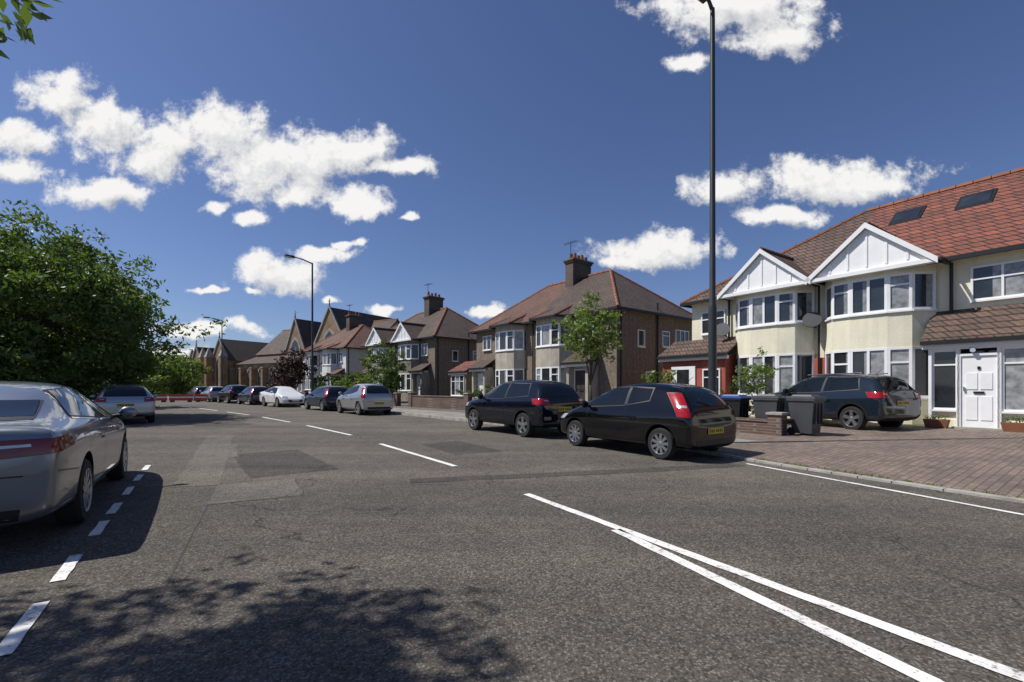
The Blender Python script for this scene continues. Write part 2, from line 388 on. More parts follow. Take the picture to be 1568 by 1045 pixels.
def hip(mb,x0,x1,y0,y1,ze,zr,rx0,rx1,mat,ov=.35,ridge=None,hip0=True,hip1=True,split=None,mat2=None):
    ym=(y0+y1)/2
    zo=ze
    X0=x0-(ov if hip0 else 0); X1=x1+(ov if hip1 else 0); Y0=y0-ov;Y1=y1+ov
    A=(X0,Y1,zo);B=(X1,Y1,zo);C=(X1,Y0,zo);E=(X0,Y0,zo);P=(rx0,ym,zr);Q=(rx1,ym,zr)
    if split is None:
        mb.face([A,B,Q,P],mat); mb.face([C,E,P,Q],mat)
    else:
        S=(split,Y1,zo);T=(split,ym,zr);U=(split,Y0,zo)
        mb.face([A,S,T,P],mat); mb.face([S,B,Q,T],mat2); mb.face([U,E,P,T],mat); mb.face([C,U,T,Q],mat2)
    mb.face([B,C,Q],mat2 or mat); mb.face([E,A,P],mat)
    mb.face([(X0,Y1,zo-.02),(X1,Y1,zo-.02),(X1,Y0,zo-.02),(X0,Y0,zo-.02)],M['white'])
    rc=ridge or M['terra']
    def rt(a,b,r):
        a=Vector(a);b=Vector(b);k=max(1,int((b-a).length/.45))
        for i in range(k): mb.cyl(a.lerp(b,i/k),a.lerp(b,(i+.96)/k),r,r*.86,6,rc)
    rt((rx0,ym,zr),(rx1,ym,zr),.11)
    for c,p in ((A,P),(E,P),(B,Q),(C,Q)):
        if (c in (A,E) and not hip0): continue
        rt(c,p,.09)
    for a,b in ((A,B),(B,C),(C,E),(E,A)):
        mb.beam((a[0],a[1],zo-.06),(b[0],b[1],zo-.06),.10,.12,M['black'])
def gable_bay_roof(mb,cx,hw,pr,ze,za,sl,mat,panel):
    yF=pr+.24; b=(za-ze)/sl; o=.12
    for s in (-1,1):
        mb.face([(cx+s*(hw+o),yF,ze-.08),(cx,yF,za+.03),(cx,-b,za+.03),(cx+s*(hw+o),-.02,ze-.08)],mat)
        mb.face([(cx+s*(hw+o),yF,ze-.16),(cx,yF,za-.06),(cx,-b,za-.06),(cx+s*(hw+o),-.02,ze-.16)],M['white'])
        x1=cx+s*(hw+o+.06)
        mb.solid([(x1,yF+.0,ze-.26),(x1,yF+.0,ze-.08),(cx,yF+.0,za+.06),(cx,yF+.0,za-.12)],
                 [(x1,yF+.05,ze-.26),(x1,yF+.05,ze-.08),(cx,yF+.05,za+.06),(cx,yF+.05,za-.12)],M['white'])
        mb.box(x1-.02,x1+.07*s,0,yF,ze-.18,ze-.08,M['black'])
    yp=pr+.15
    mb.solid([(cx-hw,yp-.1,ze-.12),(cx+hw,yp-.1,ze-.12),(cx,yp-.1,za-.1)],[(cx-hw,yp,ze-.12),(cx+hw,yp,ze-.12),(cx,yp,za-.1)],panel)
    for i in (-2,-1,0,1,2):
        x=cx+i*hw*.33; h=(za-.2-ze)*(1-abs(i)*.34)
        if h>.1: mb.box(x-.03,x+.03,yp,yp+.025,ze+.02,ze-.05+h,M['white'])
    mb.box(cx-hw-.1,cx+hw+.1,yp-.15,yp+.10,ze-.2,ze-.08,M['white'])
    for i in range(8): mb.cyl((cx,yF-(yF+b)*i/8,za+.05),(cx,yF-(yF+b)*(i+.95)/8,za+.05),.09,.075,6,mat)
def bay(w,g,cx,W,pr,z0,ze,bands,wallm,t=.0):
    h=W/2
    P=[(cx-h,-.05),(cx-h,.12),(cx-h+.42,pr-.12),(cx-h+1.0,pr),(cx+h-1.0,pr),(cx+h-.42,pr-.12),(cx+h,.12),(cx+h,-.05)]
    for (a,b_,kind) in bands:
        if kind=='wall': w.prism(P,a,b_,wallm)
        else:
            Q=[(cx+(x-cx)*.96,y*.92) for x,y in P]; w.prism(Q,a,b_,M['glassw'])
            F=P[1:7]
            for i in range(5):
                p,q=F[i],F[i+1]; l=math.hypot(q[0]-p[0],q[1]-p[1])
                win(g,p,q,a,b_,2 if l>.9 else 1,.7 if i in (1,3) else None,t=-.05,cur=.6,fw=.075)
def chimney(mb,x,y,lx,ly,z0,z1,pots=4,mat=None):
    mat=mat or M['cbrick']
    mb.box(x-lx/2,x+lx/2,y-ly/2,y+ly/2,z0,z1,mat)
    mb.box(x-lx/2-.06,x+lx/2+.06,y-ly/2-.06,y+ly/2+.06,z1,z1+.12,mat)
    mb.box(x-lx/2-.12,x+lx/2+.12,y-ly/2-.12,y+ly/2+.12,z1+.12,z1+.22,mat)
    mb.box(x-lx/2+.0,x+lx/2-.0,y-ly/2,y+ly/2,z1+.22,z1+.28,M['concrete'])
    for i in range(pots):
        yy=y-ly/2+(i+.5)*ly/pots if ly>lx else y; xx=x if ly>lx else x-lx/2+(i+.5)*lx/pots
        mb.cyl((xx,yy,z1+.26),(xx,yy,z1+.6+.1*(i%2)),.14,.10,10,M['terra'] if i%2 else M['cbrick'])
def aerial(mb,x,y,z):
    mb.cyl((x,y,z),(x,y,z+1.5),.022,.022,5,M['lampp'])
    mb.cyl((x-.6,y,z+1.4),(x+.6,y,z+1.45),.014,.014,4,M['lampp'])
    for i in range(6): mb.cyl((x-.5+.2*i,y-.28+.02*i,z+1.42),(x-.5+.2*i,y+.28-.02*i,z+1.42),.01,.01,4,M['lampp'])
def lean(mb,x0,x1,y0,y1,z0,z1,mat):
    e=.15
    mb.solid([(x0-e,y0,z1-.08),(x1+e,y0,z1-.08),(x1+e,y1+e,z0-.08),(x0-e,y1+e,z0-.08)],[(x0-e,y0,z1),(x1+e,y0,z1),(x1+e,y1+e,z0),(x0-e,y1+e,z0)],mat)
    mb.box(x0-e,x1+e,y1+e-.02,y1+e+.08,z0-.14,z0-.03,M['black'])
    mb.box(x0-e+.02,x1+e-.02,y1+e-.14,y1+e-.04,z0-.26,z0-.14,M['white'])
def door(mb,a,b,z0,z1,m,t=0):
    A=Vector(a);B=Vector(b);l=(B-A).length;d=(B-A)/l
    mb.obox(a,b,z0,z1,t,t+.05,m)
    mb.obox(A-d*.07,A,z0,z1+.07,t,t+.09,M['white']); mb.obox(B,B+d*.07,z0,z1+.07,t,t+.09,M['white']); mb.obox(A,B,z1,z1+.07,t,t+.09,M['white'])
    for i in (0,1):
        p=A+d*(l*(.14+.4*i)); q=p+d*l*.32
        mb.obox(p,q,z0+.2,z0+.85,t+.05,t+.068,m); mb.obox(p,q,z0+1.05,z0+1.5,t+.05,t+.068,m)
    mb.obox(A+d*l*.35,A+d*l*.65,z0+.93,z0+.99,t+.066,t+.08,M['black'])
    mb.obox(A+d*l*.46,A+d*l*.54,z0+1.6,z0+1.68,t+.05,t+.08,M['black'])
    mb.obox(A+d*l*.88,A+d*l*.93,z0+1.0,z0+1.12,t+.066,t+.1,M['chrome'])
def semi(name,loc,psi,Lx,Dp,ze,zr,rx0,rx1,roofm,walls,bays,baywall,gable,z0=.2,chim=None,flank=True,doors=(),lwall=None,panel=None,bayz=None,split=None,mat2=None):
    e=empty(name,(loc[0],loc[1],0),rad(90+psi))
    w=MB();g=MB();rf=MB();ch=MB()
    w.box(0,Lx,-Dp,0,z0-.3,ze,walls)
    if lwall: w.box(-.01,Lx+.01,-Dp-.01,.012,z0-.3,z0+2.55,lwall)
    hip(rf,0,Lx,-Dp,0,ze,zr,rx0,rx1,roofm,split=split,mat2=mat2)
    sl=(zr-ze)/(Dp/2)
    bz=bayz or (z0+.85,z0+2.3,z0+3.5,z0+4.75)
    for cx,W in bays:
        bay(w,g,cx,W,.75,z0,ze,[(z0-.2,bz[0],'wall'),(bz[0],bz[1],'win'),(bz[1],bz[2],'wall'),(bz[2],bz[3],'win'),(bz[3],ze,'wall')],baywall)
        if gable: gable_bay_roof(rf,cx,W/2,.75,ze,ze+1.35,sl,roofm,panel or M['white'])
        else:
            h=W/2+.2; yf=.75+.3; bb=.9/sl
            P=[(cx-h,0,ze-.0),(cx-h+.5,yf,ze-.0),(cx+h-.5,yf,ze-.0),(cx+h,0,ze-.0)]
            T=(cx-h*.45,-bb,ze+.9);U=(cx+h*.45,-bb,ze+.9)
            rf.face([P[1],P[2],U,T],roofm); rf.face([P[0],P[1],T],roofm); rf.face([P[2],P[3],U],roofm)
            rf.face([(x,y,z-.02) for x,y,z in P],M['white'])
            for i in range(3): rf.beam((P[i][0],P[i][1],ze-.07),(P[i+1][0],P[i+1][1],ze-.07),.1,.12,M['black'])
            rf.cyl(P[1],T,.07,.07,6,M['terra']); rf.cyl(P[2],U,.07,.07,6,M['terra'])
    for d0,d1,m in doors:
        lean(rf,d0-.3,d1+.3,0,.85,z0+2.5,z0+3.1,roofm)
        w.box(d0-.28,d0-.1,0,.8,z0-.2,z0+2.3,baywall); w.box(d1+.1,d1+.28,0,.8,z0-.2,z0+2.3,baywall)
        door(g,(d0+.05,.4),(d1-.05,.4),z0,z0+2.05,m)
        w.box(d0-.1,d1+.1,0,.39,z0-.2,z0+2.5,M['whitew'])
        win(g,(d0,.0),(d1,.0),z0+3.75,z0+4.75,2,.7)
    if flank:
        win(g,(0,-4.6),(0,-3.9),z0+3.4,z0+4.3,1,.7); win(g,(0,-2.3),(0,-1.7),z0+3.3,z0+4.2,1,None)
        win(g,(0,-3.0),(0,-2.4),z0+1.0,z0+2.0,1,None)
        g.cyl((-.08,-.25,z0),(-.08,-.25,ze-.1),.045,.045,8,M['black']); g.cyl((-.08,-3.4,z0),(-.08,-3.4,ze+.6),.05,.05,8,M['black'])
        g.cyl((-.08,-3.4,z0+2.6),(-.1,-4.6,z0+3.1),.045,.045,8,M['black'])
    g.cyl((Lx/2,.09,z0),(Lx/2,.09,ze-.1),.045,.045,8,M['black'])
    if chim:
        for c in chim: chimney(ch,*c)
        aerial(ch,chim[0][0]+.2,chim[0][1]+.5,chim[0][5])
        ch.obj('chimney',e)
    w.obj('walls',e); g.obj('windows_and_door',e); rf.obj('roof',e)
    return e
def houseA():
    e=empty('cream_semi_detached_house',(13.7,13.1,0),rad(90+34))
    w=MB();g=MB();rf=MB()
    z0=.3;ze=5.3;zr=8.7;Dp=8;sl=(zr-ze)/4
    w.box(4.15,9.6,-Dp,0,0,ze,M['cream']); w.box(-12,4.147,-Dp,.003,0,ze,M['cream'])
    hip(rf,-12,9.6,-Dp,0,ze,zr,-12,4.2,M['rred'],split=3.95,mat2=M['rbrown'],hip0=False)
    for cx in (2.6,5.95):
        bay(w,g,cx,3.0,.78,z0,ze,[(0,1.1,'wall'),(1.1,2.68,'win'),(2.68,3.82,'wall'),(3.82,4.98,'win'),(4.98,ze-.1,'wall')],M['cream'])
        gable_bay_roof(rf,cx,1.58,.78,ze,6.68,sl,M['rbrown'],M['white'])
    w.box(4.1,4.5,0,.14,.2,2.5,M['redp']); w.box(7.5,7.7,0,.16,.2,2.5,M['redp'])
    g.cyl((4.27,.2,.3),(4.27,.2,5.1),.04,.04,8,M['black']); g.cyl((.75,.12,3.4),(.75,.12,5.15),.045,.045,8,M['black'])
    g.cyl((7.75,.1,3.2),(7.75,.1,5.15),.045,.045,8,M['black'])
    win(g,(-.95,0),(.35,0),3.95,4.95,2,.62,cur=.8); win(g,(-5.4,0),(-3.6,0),3.9,4.95,3,.62)
    lean(rf,-1.9,1.05,0,1.0,2.8,3.75,M['rbrown'])
    w.box(-1.9,1.02,.0,.97,0.1,.5,M['cream']); w.box(-1.9,1.02,.0,.35,.5,2.56,M['glassw'])
    for a,b in ((-1.85,-1.0),(-.95,-.42),(.42,1.0)):
        win(g,(a,.97),(b,.97),.78,2.5,1,.75,t=-.03,cur=.6); w.box(a,b,.85,.94,.5,.78,M['cream'])
    g.box(-1.9,1.05,.90,1.06,2.5,2.62,M['white'])
    for x in (-1.9,-.98,-.42,.38,.98): g.box(x,x+.07,.9,1.05,.3,2.5,M['white'])
    door(g,(-.36,.96),(.36,.96),.32,2.3,M['white'])
    w.box(.93,1.02,.3,.96,.5,2.5,M['white'])
    g.box(-.5,.5,.97,1.3,.2,.32,M['concrete'])
    g.cyl((.1,1.06,2.45),(.1,1.14,2.45),.06,.06,10,M['clear'])
    win(g,(-5.6,0),(-3.4,0),1.1,2.5,3,.7)
    win(g,(7.95,0),(9.1,0),3.8,4.8,2,.65)
    w.box(7.35,10.4,-3.0,1.05,.1,2.78,M['redp'])
    lean(rf,7.3,10.4,-.02,1.1,2.85,3.6,M['rbrown'])
    g.box(8.7,9.9,1.05,1.11,.3,2.35,M['white']); g.box(9.0,9.6,1.11,1.13,1.3,2.2,M['glassw'])
    win(g,(7.55,1.05),(8.35,1.05),1.0,2.2,2,.7,cur=.2)
    for x in (4.4,7.85):
        g.cyl((x,.1,3.6),(x,.4,3.75),.02,.02,6,M['lampp'])
        g.cyl((x,.42,3.85),(x-.03,.5,3.88),.28,.30,20,M['grey'])
    for t,bk in ((2.55,2.75),(.75,2.7)):
        for (a,c,m,h) in ((.45,.40,M['black'],.05),(.37,.32,M['glassw'],.075)):
            p=[]
            for dx,db in ((-a,-c),(a,-c),(a,c),(-a,c)):
                bb=bk+db; p.append((t+dx,-bb,ze+(bb+.35)*(zr-ze)/4.35+h))
            rf.solid([(x,y,z-.05) for x,y,z in p],p,m)
    w.obj('walls',e); g.obj('windows_and_door',e); rf.obj('roof',e)
houseA()
eB=semi('brown_semi_detached_house',(5.3,23.05),38,12.8,7.2,5.45,8.6,3.4,9.0,M['rdark'],M['brownr'],[(4.5,2.8),(8.6,2.8)],M['creamd'],False,z0=.28,
    chim=[(6.1,-3.6,.7,1.7,7.6,9.5,5)],doors=[(1.5,2.5,M['dwood']),(10.9,11.9,M['white'])],split=6.2,mat2=M['rorange'])
x=MB()
win(x,(0,-6.6),(0,-5.2),3.1,4.75,3,None,cur=.1)
x.obj('rear_flank_window',eB)
x=MB(); x.box(12.8,15.0,-4,.9,.1,2.5,M['brownr']); lean(x,12.8,15.0,-.5,.9,2.6,3.4,M['rred']); win(x,(13,.9),(14.8,.9),.8,2.3,3,.7,cur=.6); x.obj('side_porch',eB)
semi('grey_semi_detached_house',(-6.2,36.6),44,12,7.5,5.5,8.7,3.6,8.4,M['rdark'],M['brownr'],[(3.6,2.9),(8.4,2.9)],M['greyr'],True,z0=.28,chim=[(5.6,-3.7,.8,1.6,7.6,9.7,4)],doors=[(1.0,1.9,M['white']),(10.2,11.1,M['white'])])
semi('semi_detached_house',(-17.0,46.6),46,11,7.5,5.5,8.5,3.6,7.4,M['rorange'],M['whitew'],[(3.2,2.9),(7.8,2.9)],M['whitew'],False,z0=.28,chim=[(5.5,-3.7,.8,1.6,7.6,9.5,4)],doors=[(.7,1.5,M['white']),(9.6,10.4,M['white'])],lwall=M['brick'])
# --- church
def church():
    e=empty('brick_church',(-21.8,66,0),rad(90+60))
    w=MB();rf=MB();g=MB(); Y=M['ybrick']; RM=M['rchurch']
    def gab(x0,x1,y0,y1,ze,zr,axis,mat):
        o=.3
        if axis=='x':
            ym=(y0+y1)/2
            w.box(x0,x1,y0,y1,0,ze,Y)
            for xx in (x0,x1-.3): w.solid([(xx,y0,ze),(xx,y1,ze),(xx,ym,zr-.1)],[(xx+.3,y0,ze),(xx+.3,y1,ze),(xx+.3,ym,zr-.1)],Y)
            rf.face([(x0-o,y1+o,ze-.2),(x1+o,y1+o,ze-.2),(x1+o,ym,zr),(x0-o,ym,zr)],mat); rf.face([(x0-o,y0-o,ze-.2),(x1+o,y0-o,ze-.2),(x1+o,ym,zr),(x0-o,ym,zr)],mat)
            rf.cyl((x0-o,ym,zr),(x1+o,ym,zr),.12,.12,6,M['terra'])
        else:
            xm=(x0+x1)/2
            w.box(x0,x1,y0,y1,0,ze,Y)
            for yy in (y0,y1-.3): w.solid([(x0,yy,ze),(x1,yy,ze),(xm,yy,zr-.1)],[(x0,yy+.3,ze),(x1,yy+.3,ze),(xm,yy+.3,zr-.1)],Y)
            rf.face([(x0-o,y0,ze-.2),(x0-o,y1-.0,ze-.2),(xm,y1-.0,zr),(xm,y0,zr)],mat); rf.face([(x1+o,y0,ze-.2),(x1+o,y1,ze-.2),(xm,y1,zr),(xm,y0,zr)],mat)
            for s in (x0-.1,x1+.1):
                w.solid([(s,y1-.05,ze-.1),(s,y1-.05,ze+.35),(xm,y1-.05,zr+.35),(xm,y1-.05,zr-.1)],[(s,y1+.15,ze-.1),(s,y1+.15,ze+.35),(xm,y1+.15,zr+.35),(xm,y1+.15,zr-.1)],M['concrete'])
            rf.cyl((xm,y1,zr+.2),(xm,y1,zr+1.3),.12,.04,6,M['concrete']); rf.cyl((xm-.3,y1,zr+.9),(xm+.3,y1,zr+.9),.06,.06,6,M['concrete'])
    def lancet(xc,y,z0,z1,hw,m=None):
        pts=[(xc-hw,z0),(xc+hw,z0),(xc+hw,z1-hw*1.4),(xc+hw*.6,z1-hw*.5),(xc,z1),(xc-hw*.6,z1-hw*.5),(xc-hw,z1-hw*1.4)]
        o=[(xc+(a-xc)*1.3,b+(b-(z0+z1)/2)*.12) for a,b in pts]
        g.solid([(a,y,b) for a,b in o],[(a,y+.04,b) for a,b in o],M['concrete'])
        g.solid([(a,y+.03,b) for a,b in pts],[(a,y+.06,b) for a,b in pts],m or M['glassw'])
        if hw>.55:
            for s in (-.33,.33): g.box(xc+s*hw-.06,xc+s*hw+.06,y+.06,y+.1,z0,z1-hw*1.2,M['concrete'])
    gab(0,29,-12,-2,7.4,12.2,'x',RM)
    gab(2.0,9.5,-12,1.0,7.2,13.4,'y',RM)
    gab(12.2,16.8,-12,.6,7.2,12.4,'y',RM)
    w.box(16.8,29,-2,2.2,0,5.4,Y); rf.face([(16.8,2.5,5.3),(29.2,2.5,5.3),(29.2,-2.0,6.9),(16.8,-2.0,6.9)],RM)
    w.box(9.5,12.2,-2,2.0,0,4.8,Y); rf.face([(9.5,2.3,4.7),(12.2,2.3,4.7),(12.2,-2.0,6.5),(9.5,-2.0,6.5)],RM)
    for i in range(4):
        x=17.9+3.1*i; lancet(x,2.2,1.4,4.7,.75)
        w.box(x+1.3,x+1.8,2.2,3.1,0,4.5,Y); w.prism([(x+1.25,2.2),(x+1.85,2.2),(x+1.85,3.15),(x+1.25,3.15)],4.5,4.65,M['concrete'])
    lancet(5.75,1.0,2.5,9.8,1.4); lancet(3.4,1.0,2,5.5,.5); lancet(8.1,1.0,2,5.5,.5); lancet(14.5,.6,2.5,9.0,1.0)
    gab(29,33.5,-10,3.4,6.2,9.8,'y',RM); lancet(31.2,3.4,1.5,6.8,.95)
    gab(35.5,39,-8,4.2,5.4,8.6,'y',RM); lancet(37.2,4.2,1.2,5.4,.75); gab(33,41,-9,2.0,4.8,7.4,'x',RM)
    for x in (29,33.5,35.5,39.2): 
        w.box(x-.35,x+.35,3.4,4.6,0,6.6,Y); w.solid([(x-.4,3.35,6.6),(x+.4,3.35,6.6),(x+.4,4.65,6.6),(x-.4,4.65,6.6)],[(x-.05,3.95,8.3),(x+.05,3.95,8.3),(x+.05,4.05,8.3),(x-.05,4.05,8.3)],M['concrete'])
    w.obj('walls',e);rf.obj('roof',e);g.obj('windows',e)
church()
# ---------------------------------------------------------------- cars
SP={}
SP['hatch']=dict(L=4.03,R=.31,wx=(.68,3.2),W=.85,st=[
(0,.66,.42,.60,.62,.56),(.02,.77,.27,.80,.83,.64),(.07,.82,.22,.94,1.0,.66),(.20,.84,.22,1.00,1.20,.64),(.38,.848,.22,1.0,1.42,.61),
(.80,.85,.20,.98,1.515,.60),(1.5,.85,.2,.95,1.55,.61),(2.15,.85,.2,.92,1.50,.59),(2.72,.85,.2,.91,1.25,.61),(3.14,.845,.2,.90,.99,.69),
(3.5,.825,.2,.84,.90,.66),(3.85,.77,.22,.70,.75,.58),(4.0,.66,.28,.54,.58,.48),(4.04,.55,.36,.48,.50,.40)],
side=[[(1.02,1.16),(1.58,1.06),(1.58,1.415),(1.02,1.385)],[(1.66,1.05),(2.94,.97),(2.34,1.38),(1.66,1.42)]],
rear=[(-.60,1.06),(.60,1.06),(.52,1.40),(-.52,1.40)],front=[(-.66,1.0),(.66,1.0),(.52,1.38),(-.52,1.38)],
tail=[(.06,.72,.84),(.26,.845,.86),(.42,.80,1.30),(.24,.66,1.30)],rp=(.52,.63),head=[(3.98,.45,.60),(3.62,.80,.66),(3.45,.80,.78),(3.85,.52,.74)],seams=[1.60,2.75],clad=False,belt=.78,band=True)
SP['suv']=dict(L=4.35,R=.345,wx=(.82,3.45),W=.91,st=[
(0,.72,.48,.7,.74,.6),(.03,.85,.36,.95,1.0,.68),(.10,.89,.3,1.08,1.16,.69),(.24,.905,.28,1.10,1.40,.67),(.42,.91,.27,1.08,1.59,.64),
(1.1,.91,.26,1.05,1.66,.63),(1.9,.91,.26,1.03,1.67,.63),(2.5,.91,.26,1.02,1.59,.61),(2.95,.91,.26,1.01,1.34,.64),(3.35,.905,.26,1.01,1.09,.72),
(3.75,.885,.26,.97,1.03,.72),(4.1,.83,.28,.86,.90,.64),(4.3,.7,.34,.68,.72,.5),(4.36,.6,.42,.6,.63,.42)],
side=[[(.66,1.19),(1.7,1.11),(1.7,1.53),(.80,1.51)],[(1.77,1.10),(3.05,1.06),(2.52,1.50),(1.77,1.54)]],
rear=[(-.62,1.17),(.62,1.17),(.54,1.51),(-.54,1.51)],front=[(-.7,1.1),(.7,1.1),(.55,1.52),(-.55,1.52)],
tail=[(.04,.55,.94),(.34,.90,.94),(.38,.89,1.10),(.10,.55,1.10)],rp=(.74,.86),head=[(4.28,.45,.74),(3.85,.86,.80),(3.75,.86,.92),(4.15,.5,.88)],seams=[1.73,2.9],clad=True,belt=.85,band=False)
SP['saloon']=dict(L=4.83,R=.335,wx=(1.08,3.84),W=.93,st=[
(0,.74,.45,.70,.73,.64),(.025,.86,.30,.93,.96,.74),(.07,.895,.25,1.035,1.085,.76),(.30,.92,.24,1.05,1.10,.74),(.72,.93,.22,1.05,1.19,.69),
(1.15,.93,.2,1.04,1.37,.64),(1.6,.93,.2,1.02,1.485,.62),(2.2,.93,.2,.99,1.515,.62),(2.8,.93,.2,.97,1.455,.61),(3.25,.93,.2,.96,1.25,.64),
(3.7,.925,.2,.94,1.02,.72),(4.1,.91,.2,.87,.94,.72),(4.5,.86,.22,.75,.80,.64),(4.76,.72,.26,.58,.63,.5),(4.84,.6,.34,.5,.53,.42)],
side=[[(.98,1.13),(2.1,1.055),(2.1,1.415),(1.42,1.38)],[(2.17,1.05),(3.42,1.0),(2.88,1.36),(2.17,1.41)]],
rear=[(-.62,1.15),(.62,1.15),(.50,1.43),(-.50,1.43)],front=[(-.7,1.03),(.7,1.03),(.55,1.40),(-.55,1.40)],
tail=[(.03,.50,.83),(.44,.935,.88),(.36,.93,.985),(.05,.50,.975)],rp=(.5,.62),head=[(4.74,.45,.62),(4.25,.88,.68),(4.12,.88,.80),(4.6,.5,.76)],seams=[1.2,2.13,3.3],clad=False,belt=.84,band=False)
def body_mesh(st,pm,wx,Rr,W):
    V=[];F=[]
    for x,w,zb,zl,zt,wt in st:
        d=zt-zl; s_=min(1,(zl-zb)/.6)
        h=[(0,zb),(.8*w,zb),(.965*w,zb+.09*s_),(w*.985,zb+.42*(zl-zb)),(1.0*w,zl-.16*s_),(.955*w,zl),(wt,zl+.82*d),(.72*wt,zl+.965*d),(0,zt)]
        V+=[(x,y,z) for y,z in h]+[(x,-y,z) for y,z in h[7:0:-1]]
    n=len(st)
    for i in range(n-1):
        for j in range(16):
            F.append((i*16+j,i*16+(j+1)%16,(i+1)*16+(j+1)%16,(i+1)*16+j))
    for b,fl in ((0,0),((n-1)*16,1)):
        q=[(b,b+1,b+15)]+[(b+i,b+i+1,b+15-i,b+16-i) for i in range(1,7)]+[(b+7,b+8,b+9)]
        F+= [t[::-1] if fl else t for t in q]
    me=D.meshes.new('body'); me.from_pydata(V,[],F); me.materials.append(pm); me.materials.append(M['black'])
    bm=bmesh.new(); bm.from_mesh(me); bmesh.ops.recalc_face_normals(bm,faces=bm.faces)
    cl=bm.edges.layers.float.new('crease_edge'); bm.verts.ensure_lookup_table()
    for e in bm.edges:
        a,b=sorted(v.index for v in e.verts)
        if b-a==16:
            j=a%16
            if j in (4,12): e[cl]=.65
            elif j in (5,11): e[cl]=.35
            elif j in (2,14): e[cl]=.4
        elif a//16==b//16 and a//16 in (1,2) : e[cl]=.35
    bm.to_mesh(me); bm.free()
    o=D.objects.new('body',me); COL.objects.link(o)
    s=o.modifiers.new('s','SUBSURF'); s.levels=2; s.render_levels=2
    c=MB(); c.mats=[pm,M['black']]
    for x in wx:
        for sg in (-1,1):
            a=(x,sg*(W+.2),Rr+.02);b_=(x,sg*(W-.30),Rr+.02)
            c.cyl(a,b_,Rr+.055,Rr+.055,36,M['black'])
    co=c.obj('cut'); 
    bo=o.modifiers.new('b','BOOLEAN'); bo.object=co; bo.operation='DIFFERENCE'; bo.solver='EXACT'
    dg=bpy.context.evaluated_depsgraph_get(); dg.update()
    em=D.meshes.new_from_object(o.evaluated_get(dg))
    o.modifiers.clear(); o.data=em
    D.objects.remove(co)
    em.polygons.foreach_set('use_smooth',[True]*len(em.polygons)); em.set_sharp_from_angle(angle=rad(38))
    return o
def patch(mb,bvh,c,d,nu,nv,o,mat):
    d=Vector(d).normalized(); G=[]
    for i in range(nu+1):
        row=[]
        for j in range(nv+1):
            u=i/nu;v=j/nv
            p=(Vector(c[0])*(1-u)+Vector(c[1])*u)*(1-v)+(Vector(c[3])*(1-u)+Vector(c[2])*u)*v
            h,nn,_,_=bvh.ray_cast(p-d*2,d)
            if h is None or (h-(p-d*2)).length>3.2: row.append(None); continue
            if nn.dot(d)>0: nn=-nn
            row.append(h+nn*o)
        G.append(row)
    idx={}
    for i in range(nu+1):
        for j in range(nv+1):
            if G[i][j] is not None: idx[i,j]=len(mb.v); mb.v.append(tuple(G[i][j]))
    mi=mb.mi(mat)
    for i in range(nu):
        for j in range(nv):
            q=[(i,j),(i+1,j),(i+1,j+1),(i,j+1)]
            if all(t in idx for t in q): mb.f.append(tuple(idx[t] for t in q)); mb.m.append(mi)
def grow(c,e):
    cx=sum(p[0] for p in c)/4; cz=sum(p[1] for p in c)/4
    return [(p[0]+math.copysign(e,p[0]-cx),p[1]+math.copysign(e,p[1]-cz)) for p in c]
